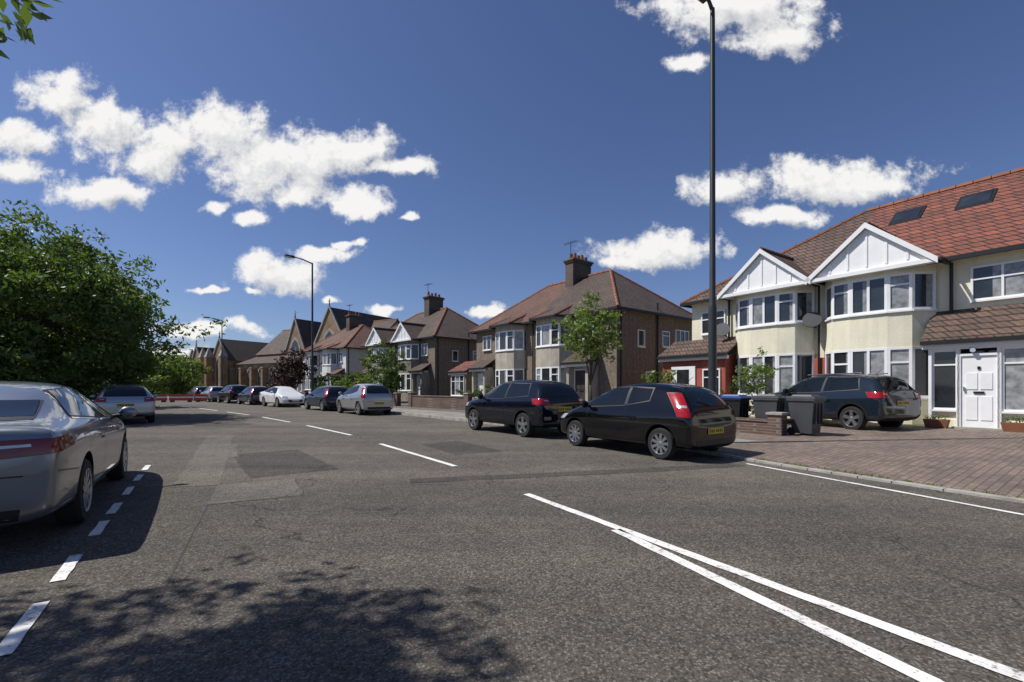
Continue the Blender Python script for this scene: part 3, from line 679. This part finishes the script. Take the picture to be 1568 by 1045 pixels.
def car(name,kind,pm,loc,psi,z=.006,sc=(1,1,1),spokes=5,chrome=False,rails=False,rim=None,tailm=None):
    S=SP[kind]; W=S['W'];Rr=S['R'];wx=S['wx'];Lc=S['L']
    e=empty(name,(loc[0],loc[1],z),rad(90+psi)); e.scale=sc
    b=body_mesh(S['st'],pm,wx,Rr,W); b.parent=e
    bvh=BVHTree.FromPolygons([v.co.copy() for v in b.data.vertices],[tuple(p.vertices) for p in b.data.polygons])
    g=MB();t=MB()
    for s in (-1,1):
        dr=(0,-s,0)
        allq=S['side']
        for q in allq:
            patch(t,bvh,[(x,s*.9,zz) for x,zz in grow(q,.028)],dr,8,5,.004,M['chrome'] if chrome else M['black'])
            if chrome: patch(t,bvh,[(x,s*.9,zz) for x,zz in grow(q,.012)],dr,8,5,.0065,M['black'])
            patch(g,bvh,[(x,s*.9,zz) for x,zz in q],dr,8,5,.009,M['cglass'])
        a_,b_=allq[0],allq[1]
        patch(t,bvh,[(a_[1][0],s*.9,a_[1][1]),(b_[0][0],s*.9,b_[0][1]),(b_[3][0],s*.9,b_[3][1]),(a_[2][0],s*.9,a_[2][1])],dr,1,5,.0075,M['black'])
        for x in S['seams']:
            patch(t,bvh,[(x-.004,s*.9,.34),(x+.004,s*.9,.34),(x+.004,s*.9,1.0),(x-.004,s*.9,1.0)],dr,1,10,.003,M['black'])
        patch(t,bvh,[(wx[0]+Rr+.1,s*.9,.30),(wx[1]-Rr-.1,s*.9,.30),(wx[1]-Rr-.1,s*.9,.312),(wx[0]+Rr+.1,s*.9,.312)],dr,8,1,.004,M['black'])
        patch(t,bvh,[(.0,s*.9,.70),(wx[0]-Rr-.05,s*.9,.62),(wx[0]-Rr-.05,s*.9,.63),(.0,s*.9,.71)],dr,8,1,.004,M['black'])
        for x in S['seams'][-2:]:
            patch(t,bvh,[(x-.30,s*.9,S['belt']+.0),(x-.12,s*.9,S['belt']),(x-.12,s*.9,S['belt']+.03),(x-.30,s*.9,S['belt']+.03)],dr,2,1,.028,M['chrome'] if chrome else pm)
            patch(t,bvh,[(x-.31,s*.9,S['belt']-.025),(x-.11,s*.9,S['belt']-.025),(x-.11,s*.9,S['belt']+.0),(x-.31,s*.9,S['belt']+.0)],dr,2,1,.005,M['black'])
        if S['clad']:
            for xc in wx:
                n=14
                for i in range(n):
                    a0=math.pi*(i/n*1.16-.08);a1=math.pi*((i+1)/n*1.16-.08); r0=Rr+.056;r1=Rr+.13
                    f=lambda a,r:(xc+r*math.cos(a),s*.9,Rr+.02+r*math.sin(a))
                    patch(t,bvh,[f(a0,r0),f(a1,r0),f(a1,r1),f(a0,r1)],dr,1,1,.008,M['black'])
            patch(t,bvh,[(wx[0]+Rr+.06,s*.9,.27),(wx[1]-Rr-.06,s*.9,.27),(wx[1]-Rr-.1,s*.9,.44),(wx[0]+Rr+.1,s*.9,.44)],dr,8,3,.008,M['black'])
        q=S['tail']; d=Vector((1,-s*.75,0))
        Q=[(x,s*y,zz) for x,y,zz in q]
        patch(t,bvh,Q,d,10,6,.012,tailm or M['tail'])
        cq=sum((Vector(p) for p in Q),Vector())/4
        patch(t,bvh,[tuple(cq+(Vector(p)-cq)*1.06) for p in Q],d,10,6,.006,M['black'])
        def band(v0,v1,m,u0=.04,u1=.96):
            A,B,C_,E_=[Vector(p) for p in Q]
            f=lambda u,v:tuple((A*(1-u)+B*u)*(1-v)+(E_*(1-u)+C_*u)*v)
            patch(t,bvh,[f(u0,v0),f(u1,v0),f(u1,v1),f(u0,v1)],d,8,2,.016,m)
        if S['band']: band(.38,.48,M['clear'],.1,.8)
        else: band(.55,.72,M['clear'],.05,.32)
        q=S['head']; d=Vector((-1,-s*.75,0))
        patch(t,bvh,[(x,s*y,zz) for x,y,zz in q],d,8,4,.01,M['clear'])
        mx=S['side'][1][1][0]-.22; mz=S['side'][1][1][1]+.06
        bm=bmesh.new(); bmesh.ops.create_icosphere(bm,subdivisions=2,radius=1)
        k=len(t.v)
        for v in bm.verts: t.v.append((mx+v.co.x*(.085 if v.co.x>0 else .04),s*(W+.09+v.co.y*.11),mz+v.co.z*.085))
        for f in bm.faces: t.f.append(tuple(k+v.index for v in f.verts)); t.m.append(t.mi(pm))
        bm.free()
        t.cyl((mx,s*(W-.08),mz-.06),(mx,s*(W+.05),mz-.03),.03,.025,8,M['black'])
        if rails:
            t.cyl((.75,s*.58,S['st'][5][4]-.02),(2.4,s*.56,S['st'][6][4]-.05),.02,.02,8,M['chrome'])
    patch(g,bvh,[(-.1,y,zz) for y,zz in S['rear']],(1,0,0),10,6,.009,M['cglass'])
    patch(t,bvh,[(-.1,y,zz) for y,zz in grow(S['rear'],.025)],(1,0,0),10,6,.004,M['black'])
    patch(g,bvh,[(Lc+.1,y,zz) for y,zz in S['front']],(-1,0,0),10,8,.009,M['cglass'])
    z0,z1=S['rp']
    patch(t,bvh,[(-.1,-.26,z0),(-.1,.26,z0),(-.1,.26,z1),(-.1,-.26,z1)],(1,0,0),4,2,.014,M['plate'])
    for i in range(7):
        y=-.215+i*.062+(.03 if i>3 else 0)
        patch(t,bvh,[(-.1,y,z0+.025),(-.1,y+.035,z0+.025),(-.1,y+.035,z1-.025),(-.1,y,z1-.025)],(1,0,0),1,1,.018,M['black'])
    patch(t,bvh,[(-.1,-W*.7,.30),(-.1,W*.7,.30),(-.1,W*.72,.40),(-.1,-W*.72,.40)],(1,0,0),8,2,.006,M['black'])
    patch(t,bvh,[(-.1,-W*.74,z1+.05),(-.1,W*.74,z1+.05),(-.1,W*.74,z1+.062),(-.1,-W*.74,z1+.062)],(1,0,0),8,1,.004,M['black'])
    patch(t,bvh,[(Lc+.1,-.45,.36),(Lc+.1,.45,.36),(Lc+.1,.5,.52),(Lc+.1,-.5,.52)],(-1,0,0),8,3,.008,M['black'])
    patch(t,bvh,[(Lc+.1,-.26,.42),(Lc+.1,.26,.42),(Lc+.1,.26,.53),(Lc+.1,-.26,.53)],(-1,0,0),4,2,.02,M['wplate'])
    t.cyl((S['st'][3][0]-.12,0,S['rear'][0][1]+.0),(S['st'][3][0]-.06,.35,S['rear'][0][1]+.12),.012,.008,6,M['black'])
    t.cyl((.7,0,S['st'][5][4]-.04),(.5,0,S['st'][5][4]+.12),.008,.004,6,M['black'])
    g.obj('glass',e,True,False); t.obj('lamps_and_trim',e,True,False,angle=40)
    rm=rim or M['alloy']
    for x in wx:
        for s in (-1,1):
            w=MB(); yc=s*(W-.115); c=(x,yc,Rr)
            w.lathe(c,[(Rr*.62,.085),(Rr*.66,.1),(Rr*.93,.1),(Rr*.985,.08),(Rr,.05),(Rr,-.05),(Rr*.985,-.08),(Rr*.93,-.1),(Rr*.5,-.1)],36,M['rubber'],sgn=s)
            w.lathe(c,[(Rr*.66,.098),(Rr*.68,.104),(Rr*.64,.10),(Rr*.60,.03)],36,rm,sgn=s)
            w.lathe(c,[(Rr*.62,.025),(.001,.025)],24,M['black'],sgn=s)
            w.lathe(c,[(Rr*.17,.03),(Rr*.17,.085),(Rr*.12,.095),(.001,.095)],20,rm,sgn=s)
            for i in range(spokes):
                a=2*math.pi*i/spokes+.3; ca,sa=math.cos(a),math.sin(a)
                def P(r,o,y): return (x+r*ca-o*sa,yc+s*y,Rr+r*sa+o*ca)
                wd=.22/spokes+.010
                w.solid([P(Rr*.1,-wd*.7,.05),P(Rr*.1,wd*.7,.05),P(Rr*.65,wd,.06),P(Rr*.65,-wd,.06)],[P(Rr*.1,-wd*.7,.088),P(Rr*.1,wd*.7,.088),P(Rr*.65,wd*.9,.096),P(Rr*.65,-wd*.9,.096)],rm)
            w.obj('wheel',e,True,True,angle=35)
    return e
P_silvg=paint('paint_gunmetal',(.23,.245,.27),.7,.32)
P_black=paint('paint_black',(.003,.003,.004),0,.06,0,.7)
P_navy=paint('paint_dark_navy',(.004,.006,.012),0,.06,0,.7)
P_silver=paint('paint_silver',(.45,.46,.47),.7,.3)
P_white=paint('paint_white',(.78,.78,.77),0,.3)
P_teal=paint('paint_slate_blue',(.012,.02,.03),0,.08,.3,.6)
P_dk=paint('paint_dark_blue',(.010,.016,.035),0,.1,.2,.5)
car('parked_saloon_car','saloon',P_silvg,(-4.66,3.42),34,chrome=True,spokes=10,tailm=M['taild'])
car('parked_hatchback_car','hatch',P_black,(3.97,8.87),34,sc=(.985,1,1),spokes=9)
car('parked_suv_car','suv',P_navy,(1.5,12.85),37,spokes=5)
car('parked_estate_car','suv',P_silver,(-14.6,17.2),41,sc=(1,1,.93),spokes=5)
car('parked_hatchback_car','hatch',P_silver,(-6.7,23.0),41,sc=(1.02,1,1.06))
car('parked_hatchback_car','hatch',P_dk,(-10.2,27.1),43,sc=(1.05,1.02,1))
car('parked_saloon_car','saloon',P_white,(-18.6,35.2),47+180,sc=(.95,1,1))
car('parked_hatchback_car','hatch',P_dk,(-19.8,36.2),47)
car('parked_suv_car','suv',P_black,(-23.6,39.7),47)
car('parked_hatchback_car','hatch',P_silver,(-28,43.6),47)
car('parked_hatchback_car','hatch',P_dk,(-32,47.4),47)
car('parked_suv_car','suv',P_teal,(10.75,12.5),20,z=.19,sc=(.97,1,1.0),spokes=5,rails=True)
# ---------------------------------------------------------------- street furniture
def lamp(loc,psi,H=10.5,arm=.7,big=1):
    e=empty('street_lamp',(loc[0],loc[1],.1),rad(90+psi))
    m=MB()
    m.lathe((0,0,0),[(.13,0),(.13,.03),(.095,.05),(.095,3.2),(.085,3.3),(.07,3.35),(.055,H-.2),(.05,H)],20,M['lampp'],axis='z')
    m.box(.09,.10,-.05,.05,.6,1.2,M['black'])
    m.cyl((0,0,H-.05),(0,arm*.5,H+.12),.045,.04,10,M['lampp']); m.cyl((0,arm*.5,H+.12),(0,arm,H+.18),.04,.035,10,M['lampp'])
    y0=arm-.1
    m.solid([(-.12,y0,H+.1),(.12,y0,H+.1),(.16,y0+.65,H+.13),(-.16,y0+.65,H+.13)],[(-.07,y0,H+.24),(.07,y0,H+.24),(.08,y0+.6,H+.24),(-.08,y0+.6,H+.24)],M['lampp'])
    m.solid([(-.1,y0+.2,H+.07),(.1,y0+.2,H+.07),(.12,y0+.6,H+.08),(-.12,y0+.6,H+.08)],[(-.11,y0+.15,H+.12),(.11,y0+.15,H+.12),(.14,y0+.62,H+.13),(-.14,y0+.62,H+.13)],M['clear'])
    m.obj('column_and_lantern',e,True,angle=40)
lamp((4.78,10.85),34,10.35,.3); lamp((-13.95,31.8),45,10,1.3); lamp((-37.6,59),47,10,1.5)
def bin_(loc,psi,lid,body,sc=1):
    e=empty('wheelie_bin',(loc[0],loc[1],loc[2]),rad(psi)); e.scale=(sc,sc,sc)
    m=MB()
    def q(w,d,z,y=0): return [(-w,-d+y,z),(w,-d+y,z),(w,d+y,z),(-w,d+y,z)]
    m.solid(q(.21,.24,.06),q(.27,.32,.93),body); m.solid(q(.295,.35,.90),q(.295,.35,.955),body)
    m.solid(q(.30,.37,.958,-.01),q(.29,.34,1.02,-.0),lid); m.solid(q(.22,.26,1.018),q(.2,.22,1.06),lid)
    m.cyl((-.27,.40,.97),(.27,.40,.97),.018,.018,8,body)
    for s in (-.24,.24): m.cyl((s-.03,.24,.1),(s+.03,.24,.1),.1,.1,16,M['rubber'])
    for s in (-.15,0,.15): m.box(s-.01,s+.01,-.335,-.27,.3,.85,body)
    m.obj('bin',e)
bin_((7.75,12.0,.17),30,M['grey'],M['grey'],1.0); bin_((7.2,12.75,.17),38,M['grey'],M['grey']); bin_((6.6,13.5,.17),35,M['blue'],M['black'],.98)
def gwall(name,a,b,h,t,mat,z=.1):
    m=MB(); m.obox(a,b,z-.1,z+h,-t/2,t/2,mat); m.obox(a,b,z+h,z+h+.06,-t/2-.03,t/2+.03,M['concrete'] if mat!=M['brick'] else mat)
    A=Vector(a);B=Vector(b);l=(B-A).length;d=(B-A)/l
    for s in (0,l-.35): 
        p=A+d*s; m.obox(p,p+d*.35,z-.1,z+h+.2,-t/2-.05,t/2+.05,mat); m.obox(p-d*.03,p+d*.38,z+h+.2,z+h+.26,-t/2-.09,t/2+.09,M['concrete'])
    m.obj(name)
gwall('brick_garden_wall',(7.15,11.95),(5.3,14.6),.40,.22,M['brick'])
gwall('brick_garden_wall',(4.1,16.3),(-1.8,24.2),.55,.22,M['brick'])
gwall('brick_garden_wall',(-2.3,25.0),(-6.6,29.6),.75,.22,M['brick'])
gwall('brick_garden_wall',(-7.6,30.6),(-17,39.4),.7,.22,M['brick'])
gwall('brick_garden_wall',(-18.4,40.8),(-40,61),.8,.22,M['brick'])
def barrier(a,b):
    e=empty('roadworks_barrier',(a[0],a[1],0),0); m=MB(); p=(0,0);q=(b[0]-a[0],b[1]-a[1])
    m.obox(p,q,.15,.75,-.03,.03,M['orange']); m.obox(p,q,.4,.53,-.034,.034,M['white'])
    A=Vector(p);B=Vector(q);d=(B-A).normalized()
    for c in (A+d*.2,B-d*.35): m.obox(c,c+d*.14,0,.15,-.3,.3,M['black'])
    m.obj('panel',e)
for i in range(4):
    a=(-34.5+2.1*i,42.5+.5*i); barrier(a,(a[0]+1.95,a[1]+.45))
rs=np.random.default_rng(40)
# ---------------------------------------------------------------- vegetation
def leaves(name,parent,C,spread,nper,size,mat,rs,flat=.8,soft=False):
    C=np.asarray(C,float); n=len(C)*nper
    c=np.repeat(C,nper,0); sp=np.repeat(np.broadcast_to(np.asarray(spread,float),(len(C),)),nper)
    if soft: o=np.clip(rs.normal(size=(n,3))*.5,-1.25,1.25)
    else:
        o=rs.normal(size=(n,3)); o/= (np.linalg.norm(o,axis=1,keepdims=True)+1e-9); o*= (rs.random((n,1))**.45)
    o[:,2]*=flat; c=c+o*sp[:,None]
    a=rs.normal(size=(n,3)); a/=np.linalg.norm(a,axis=1,keepdims=True)
    b=rs.normal(size=(n,3)); b=np.cross(a,b); b/=np.linalg.norm(b,axis=1,keepdims=True)
    s=(size*(.6+.8*rs.random(n)))[:,None]
    V=np.empty((n,4,3)); V[:,0]=c-a*s; V[:,1]=c+b*s*.42; V[:,2]=c+a*s; V[:,3]=c-b*s*.42
    me=D.meshes.new(name); me.vertices.add(n*4); me.loops.add(n*4); me.polygons.add(n)
    me.vertices.foreach_set('co',V.ravel()); me.loops.foreach_set('vertex_index',np.arange(n*4,dtype=np.int32))
    me.polygons.foreach_set('loop_start',np.arange(0,n*4,4,dtype=np.int32)); me.update(calc_edges=True)
    me.materials.append(mat); ob=D.objects.new(name,me); COL.objects.link(ob)
    if parent: ob.parent=parent
    return ob
def tree(name,loc,cc,rr,ncl,nper,ls,mat,tr,seed,z=.1,inner=.35,spf=.24,limbs=14,minz=None,lobe=1):
    rs=np.random.default_rng(seed); e=empty(name,(loc[0],loc[1],z))
    d=rs.normal(size=(ncl,3)); d/=np.linalg.norm(d,axis=1,keepdims=True)
    lob=1+lobe*(.10*np.sin(d[:,0]*5+seed)*np.cos(d[:,2]*4+seed*2)+.07*rs.normal(size=ncl))
    rad_=(inner+(1-inner)*rs.random(ncl)**.5)*lob
    C=np.array(cc)+d*rad_[:,None]*np.array(rr)
    if minz is not None: C=C[C[:,2]>minz]
    S=min(rr)*spf; k=6
    C2=np.repeat(C,k,0)+rs.normal(size=(len(C)*k,3))*S*np.array([.62,.62,.45])
    leaves('foliage',e,C2,S*(.35+.4*rs.random(len(C2))),max(4,nper//k),ls,mat,rs,.75,True)
    m=MB(); p=Vector((0,0,-.1)); top=Vector(cc); pts=[p]
    for i in range(1,6):
        t=i/5; pts.append(Vector((top.x*t*t+rs.normal()*tr*.4,top.y*t*t+rs.normal()*tr*.4,top.z*t)))
    for i in range(5): m.cyl(pts[i],pts[i+1],tr*(1-.15*i),tr*(1-.15*(i+1)),10,M['bark'])
    idx=rs.choice(len(C),min(limbs,len(C)),replace=False)
    for i in idx:
        b=Vector(C[i]); k=2+int(rs.random()*3); a=pts[k]; mid=a.lerp(b,.5)+Vector((0,0,.1*(b-a).length)); r0=tr*.35
        m.cyl(a,mid,r0,r0*.6,6,M['bark']); m.cyl(mid,b,r0*.6,r0*.15,6,M['bark'])
    m.obj('trunk_and_limbs',e,True)
    return e
tree('broadleaf_tree',(-20.9,19.6),(0,0,4.2),(4.6,4.6,3.6),380,200,.105,M['leaf'],.35,3,spf=.19,inner=.5,minz=.5)
tree('broadleaf_tree',(-27,19.0),(0,0,4.5),(5.3,5,4.0),200,190,.14,M['leaf'],.35,5,spf=.2,minz=.5)
tree('broadleaf_tree',(-31,29),(0,0,4.0),(5,5,3.8),120,120,.25,M['leafd'],.35,6,minz=.5)
tree('broadleaf_tree',(-52,70),(0,0,3.4),(4.2,4,3.0),90,90,.25,M['leafb'],.25,7,minz=.5)
tree('broadleaf_tree',(-62,80),(0,0,3.6),(6,4,3.4),90,90,.3,M['leaf'],.25,8,minz=.5)
tree('street_tree',(-9.0,.5),(2.15,.7,6.5),(2.4,2.3,1.5),180,96,.075,M['leaf'],.2,11,spf=.24,limbs=20)
eb=empty('overhanging_branch',(-2.33,2.2,3.17)); rs=np.random.default_rng(4); eb.scale=(.48,.48,.48)
leaves('leaves',eb,[(-.05,0,.02),(.12,0,.22),(-.35,0,-.15),(-.2,.1,.1),(-.5,0,.2),(-.3,.1,.4)],.15,8,.085,M['leaf'],rs)
m=MB(); m.cyl((-3.6,-1.4,3.6),(-1.2,-.6,1.1),.03,.018,6,M['bark']); m.cyl((-1.2,-.6,1.1),(-.2,0,.3),.018,.01,6,M['bark']); m.cyl((-.2,0,.3),(.12,.05,.1),.01,.005,5,M['bark']); m.obj('twig',eb)
tree('street_tree',(2.95,17.0),(0,0,3.5),(1.05,1.05,1.35),60,78,.07,M['leafb'],.055,21,spf=.26,limbs=16,inner=.2,lobe=1.8)
tree('small_garden_tree',(8.2,15.2),(0,0,1.5),(.75,.7,.75),34,60,.045,M['leafb'],.03,22,z=.2,inner=.2,lobe=1.8)
tree('garden_shrub',(7.2,14.4),(0,0,.75),(.7,.7,.55),26,60,.045,M['leafd'],.03,33,z=.2,inner=.2,lobe=1.8)
tree('garden_shrub',(6.3,15.2),(0,0,.6),(.7,.9,.6),24,80,.05,M['leaf'],.03,23,z=.15)
tree('garden_shrub',(5.2,16.6),(0,0,.5),(.6,.6,.6),20,70,.05,M['leafb'],.03,34,z=.15)
tree('garden_shrub',(6.6,20.5),(0,0,1.2),(.9,.8,.9),28,70,.08,M['leafb'],.04,24,z=.2)
tree('garden_shrub',(-1.6,27.5),(0,0,.7),(1.6,.9,.6),26,60,.08,M['leaf'],.04,25,z=.2)
tree('small_garden_tree',(-10.2,36),(0,0,2.4),(1.7,1.5,1.9),60,80,.11,M['leaf'],.09,26,z=.2,lobe=1.8)
tree('small_garden_tree',(-12.8,37.5),(0,0,1.4),(1.4,1.2,1.1),40,70,.11,M['leafb'],.06,27,z=.2)
tree('purple_leaved_tree',(-20.8,43),(0,0,2.7),(1.8,1.7,2.0),60,80,.13,M['leafp'],.12,28,z=.2,lobe=1.5)
tree('garden_shrub',(-16.2,41.2),(0,0,1.4),(1.8,1.3,1.2),40,70,.12,M['leafd'],.06,29,z=.2)
for lx,ly in ((.8,1.35),(-.75,1.35)):
    u=Vector((-.559,.829));n_=Vector((.829,.559)); p=Vector((13.7,13.1))+u*lx-n_*ly
    e=empty('plant_pot',(p.x,p.y,.26),rad(124)); m=MB(); m.solid([(-.22,-.1,0),(.22,-.1,0),(.22,.1,0),(-.22,.1,0)],[(-.27,-.14,.25),(.27,-.14,.25),(.27,.14,.25),(-.27,.14,.25)],M['terra']); m.obj('pot',e)
    leaves('plant',e,[(-.15,0,.3),(0,0,.34),(.15,0,.3)],.13,50,.03,M['leaf'],rs)
rs=np.random.default_rng(9); eh=empty('hedge',(0,0,0)); C=[]
LL=off(L,-3.2)
for i,p in enumerate(LL):
    if 6<p[1]<60:
        for _ in range(14): C.append((p[0]+rs.normal()*.6,p[1]+rs.normal()*.6,.2+rs.random()*1.2))
leaves('foliage',eh,C,.45,28,.1,M['leafd'],rs)
C=[]
for i,p in enumerate(off(R,.2)):
    if 2<p[1]<14:
        q=off(R,.2)[i+1]
        for _ in range(9):
            t=rs.random(); C.append((p[0]+(q[0]-p[0])*t+rs.normal()*.02,p[1]+(q[1]-p[1])*t+rs.normal()*.02,kz[i]+.005))
leaves('kerb_weeds',None,C,.05,7,.018,M['leafb'],rs,.5)
rs=np.random.default_rng(12); C=[];S_=[]
for i in range(150):
    t=rs.random(); x=-150+t*95; y=100-t*18+rs.normal()*6
    top=4.5+3.5*math.sin(t*9)**2
    C.append((x,y,.8+rs.random()*top)); S_.append(1.6+rs.random()*1.4)
leaves('distant_trees',None,C,np.array(S_),110,.42,M['leaf'],rs,.8,True)
C=[];S_=[]
for i in range(130):
    t=rs.random(); x=-58+t*75; y=100+rs.normal()*5
    C.append((x,y,.8+rs.random()*4)); S_.append(2+rs.random()*1.4)
leaves('distant_trees',None,C,np.array(S_),80,.5,M['leafd'],rs,.8,True)
# ---------------------------------------------------------------- sky, sun
SUN=Vector((-1,.03,0)).normalized(); EL=rad(54)
az=math.atan2(SUN.x,SUN.y)
W_=D.worlds.new('World'); scene.world=W_; W_.use_nodes=True; nt=W_.node_tree; nt.nodes.clear()
sky=nt.nodes.new('ShaderNodeTexSky'); sky.sky_type='NISHITA'; sky.sun_disc=False; sky.sun_elevation=EL; sky.sun_rotation=az%(2*math.pi)
sky.air_density=1.0; sky.dust_density=.6; sky.ozone_density=3.0; sky.altitude=200
px=[(85,145,66,38),(155,192,84,46),(228,238,74,38),(20,214,80,26),(12,264,76,20),(165,294,92,28),(280,215,50,34),
(335,200,86,48),(420,250,120,58),(520,238,94,40),(600,256,64,18),(552,314,50,22),(460,300,60,18),(330,318,30,10),(385,335,30,10),(622,330,24,8),
(428,418,76,34),(492,384,62,14),(508,457,22,8),(318,443,30,6),(385,448,24,6),(590,472,38,12),(752,478,40,10),(540,370,20,8),
(1008,385,98,30),(955,400,50,14),(1098,290,58,24),(1270,276,155,36),(1190,332,80,18),(1335,282,72,22),
(1130,12,140,54),(1060,94,36,18),(1185,58,78,32),(305,508,98,14),(300,545,90,12)]
def dens_group(name,blobs,det):
    gt=D.node_groups.new(name,'ShaderNodeTree')
    gt.interface.new_socket('Vector',in_out='INPUT',socket_type='NodeSocketVector'); gt.interface.new_socket('Value',in_out='OUTPUT',socket_type='NodeSocketFloat')
    gi=gt.nodes.new('NodeGroupInput'); go=gt.nodes.new('NodeGroupOutput')
    wn=gt.nodes.new('ShaderNodeTexNoise'); wn.inputs['Scale'].default_value=11; wn.inputs['Detail'].default_value=3; gt.links.new(gi.outputs[0],wn.inputs['Vector'])
    v1=gt.nodes.new('ShaderNodeVectorMath'); v1.operation='MULTIPLY_ADD'; gt.links.new(wn.outputs['Color'],v1.inputs[0]); v1.inputs[1].default_value=(.12,.07,0); gt.links.new(gi.outputs[0],v1.inputs[2])
    cur=None
    for x,y,a,b in blobs:
        mp=gt.nodes.new('ShaderNodeVectorMath'); mp.operation='MULTIPLY_ADD'; gt.links.new(v1.outputs[0],mp.inputs[0])
        cx=(x-784)/697+.06; cy=(593-y)/697+.035; sx_=697/a; sy_=697/b
        mp.inputs[1].default_value=(sx_,sy_,0); mp.inputs[2].default_value=(-cx*sx_,-cy*sy_,0)
        l=gt.nodes.new('ShaderNodeVectorMath'); l.operation='LENGTH'; gt.links.new(mp.outputs[0],l.inputs[0])
        o=l.outputs['Value']
        cur=o if cur is None else math_(gt,'SMOOTH_MIN',cur,o,.3)
    base=math_(gt,'SUBTRACT',1.06,cur)
    n1=noise(gt,gi.outputs[0],15,det,.68)
    dens=math_(gt,'ADD',base,math_(gt,'MULTIPLY',math_(gt,'SUBTRACT',n1,.5),2.5))
    dens=math_(gt,'MAXIMUM',dens,-1)
    gt.links.new(dens,go.inputs[0]); return gt
tc=nt.nodes.new('ShaderNodeTexCoord'); sx=nt.nodes.new('ShaderNodeSeparateXYZ'); nt.links.new(tc.outputs['Generated'],sx.inputs[0])
ym=math_(nt,'MAXIMUM',sx.outputs[1],.02)
cb=nt.nodes.new('ShaderNodeCombineXYZ'); nt.links.new(math_(nt,'DIVIDE',sx.outputs[0],ym),cb.inputs[0]); nt.links.new(math_(nt,'DIVIDE',sx.outputs[2],ym),cb.inputs[1])
A=nt.nodes.new('ShaderNodeGroup'); A.node_tree=dens_group('cloud_density',px,8); nt.links.new(cb.outputs[0],A.inputs[0])
of=nt.nodes.new('ShaderNodeVectorMath'); of.operation='ADD'; nt.links.new(cb.outputs[0],of.inputs[0]); of.inputs[1].default_value=(-.018,.03,0)
B=nt.nodes.new('ShaderNodeGroup'); B.node_tree=dens_group('cloud_density_towards_sun',[p for p in px if p[2]*p[3]>1300],4); nt.links.new(of.outputs[0],B.inputs[0])
alpha=nt.nodes.new('ShaderNodeMapRange'); alpha.interpolation_type='SMOOTHSTEP'; alpha.inputs[1].default_value=-.1; alpha.inputs[2].default_value=.55; nt.links.new(A.outputs[0],alpha.inputs[0])
al=math_(nt,'MULTIPLY',alpha.outputs[0],math_(nt,'GREATER_THAN',sx.outputs[1],.05))
lit=math_(nt,'ADD',.66,math_(nt,'MULTIPLY',math_(nt,'SUBTRACT',A.outputs[0],B.outputs[0]),.42),clamp=True)
lr=nt.nodes.new('ShaderNodeValToRGB'); lr.color_ramp.elements[0].position=.2; lr.color_ramp.elements[0].color=(.40,.43,.49,1); lr.color_ramp.elements[1].position=.8; lr.color_ramp.elements[1].color=(.95,.94,.93,1)
nt.links.new(lit,lr.inputs[0])
cc=mixc(nt,1,lr.outputs[0],(9,9,9),'MULTIPLY')
sk=mixc(nt,1,sky.outputs[0],(.64,.67,.84),'MULTIPLY')
fin=mixc(nt,al,sk,cc)
bg=nt.nodes.new('ShaderNodeBackground'); bg.inputs[1].default_value=.108; nt.links.new(fin,bg.inputs[0])
wo=nt.nodes.new('ShaderNodeOutputWorld'); nt.links.new(bg.outputs[0],wo.inputs[0])
W_.cycles.sampling_method='MANUAL'; W_.cycles.sample_map_resolution=256
sl=D.lights.new('sun','SUN'); sl.energy=5.0; sl.angle=rad(.5); sl.color=(1,.96,.90)
so=D.objects.new('sun',sl); COL.objects.link(so)
sd=Vector((SUN.x*math.cos(EL),SUN.y*math.cos(EL),math.sin(EL)))
so.rotation_euler=sd.to_track_quat('Z','Y').to_euler(); so.location=(-20,5,40)
# ---------------------------------------------------------------- camera
cam=D.cameras.new('camera'); cam.lens=16; cam.sensor_width=36; cam.shift_y=.045; cam.clip_end=4000; cam.clip_start=.05
co=D.objects.new('camera',cam); COL.objects.link(co); co.location=(0,0,1.43); co.rotation_euler=(rad(90),0,0)
scene.camera=co
scene.view_settings.view_transform='Standard'; scene.view_settings.look='None'; scene.view_settings.exposure=0
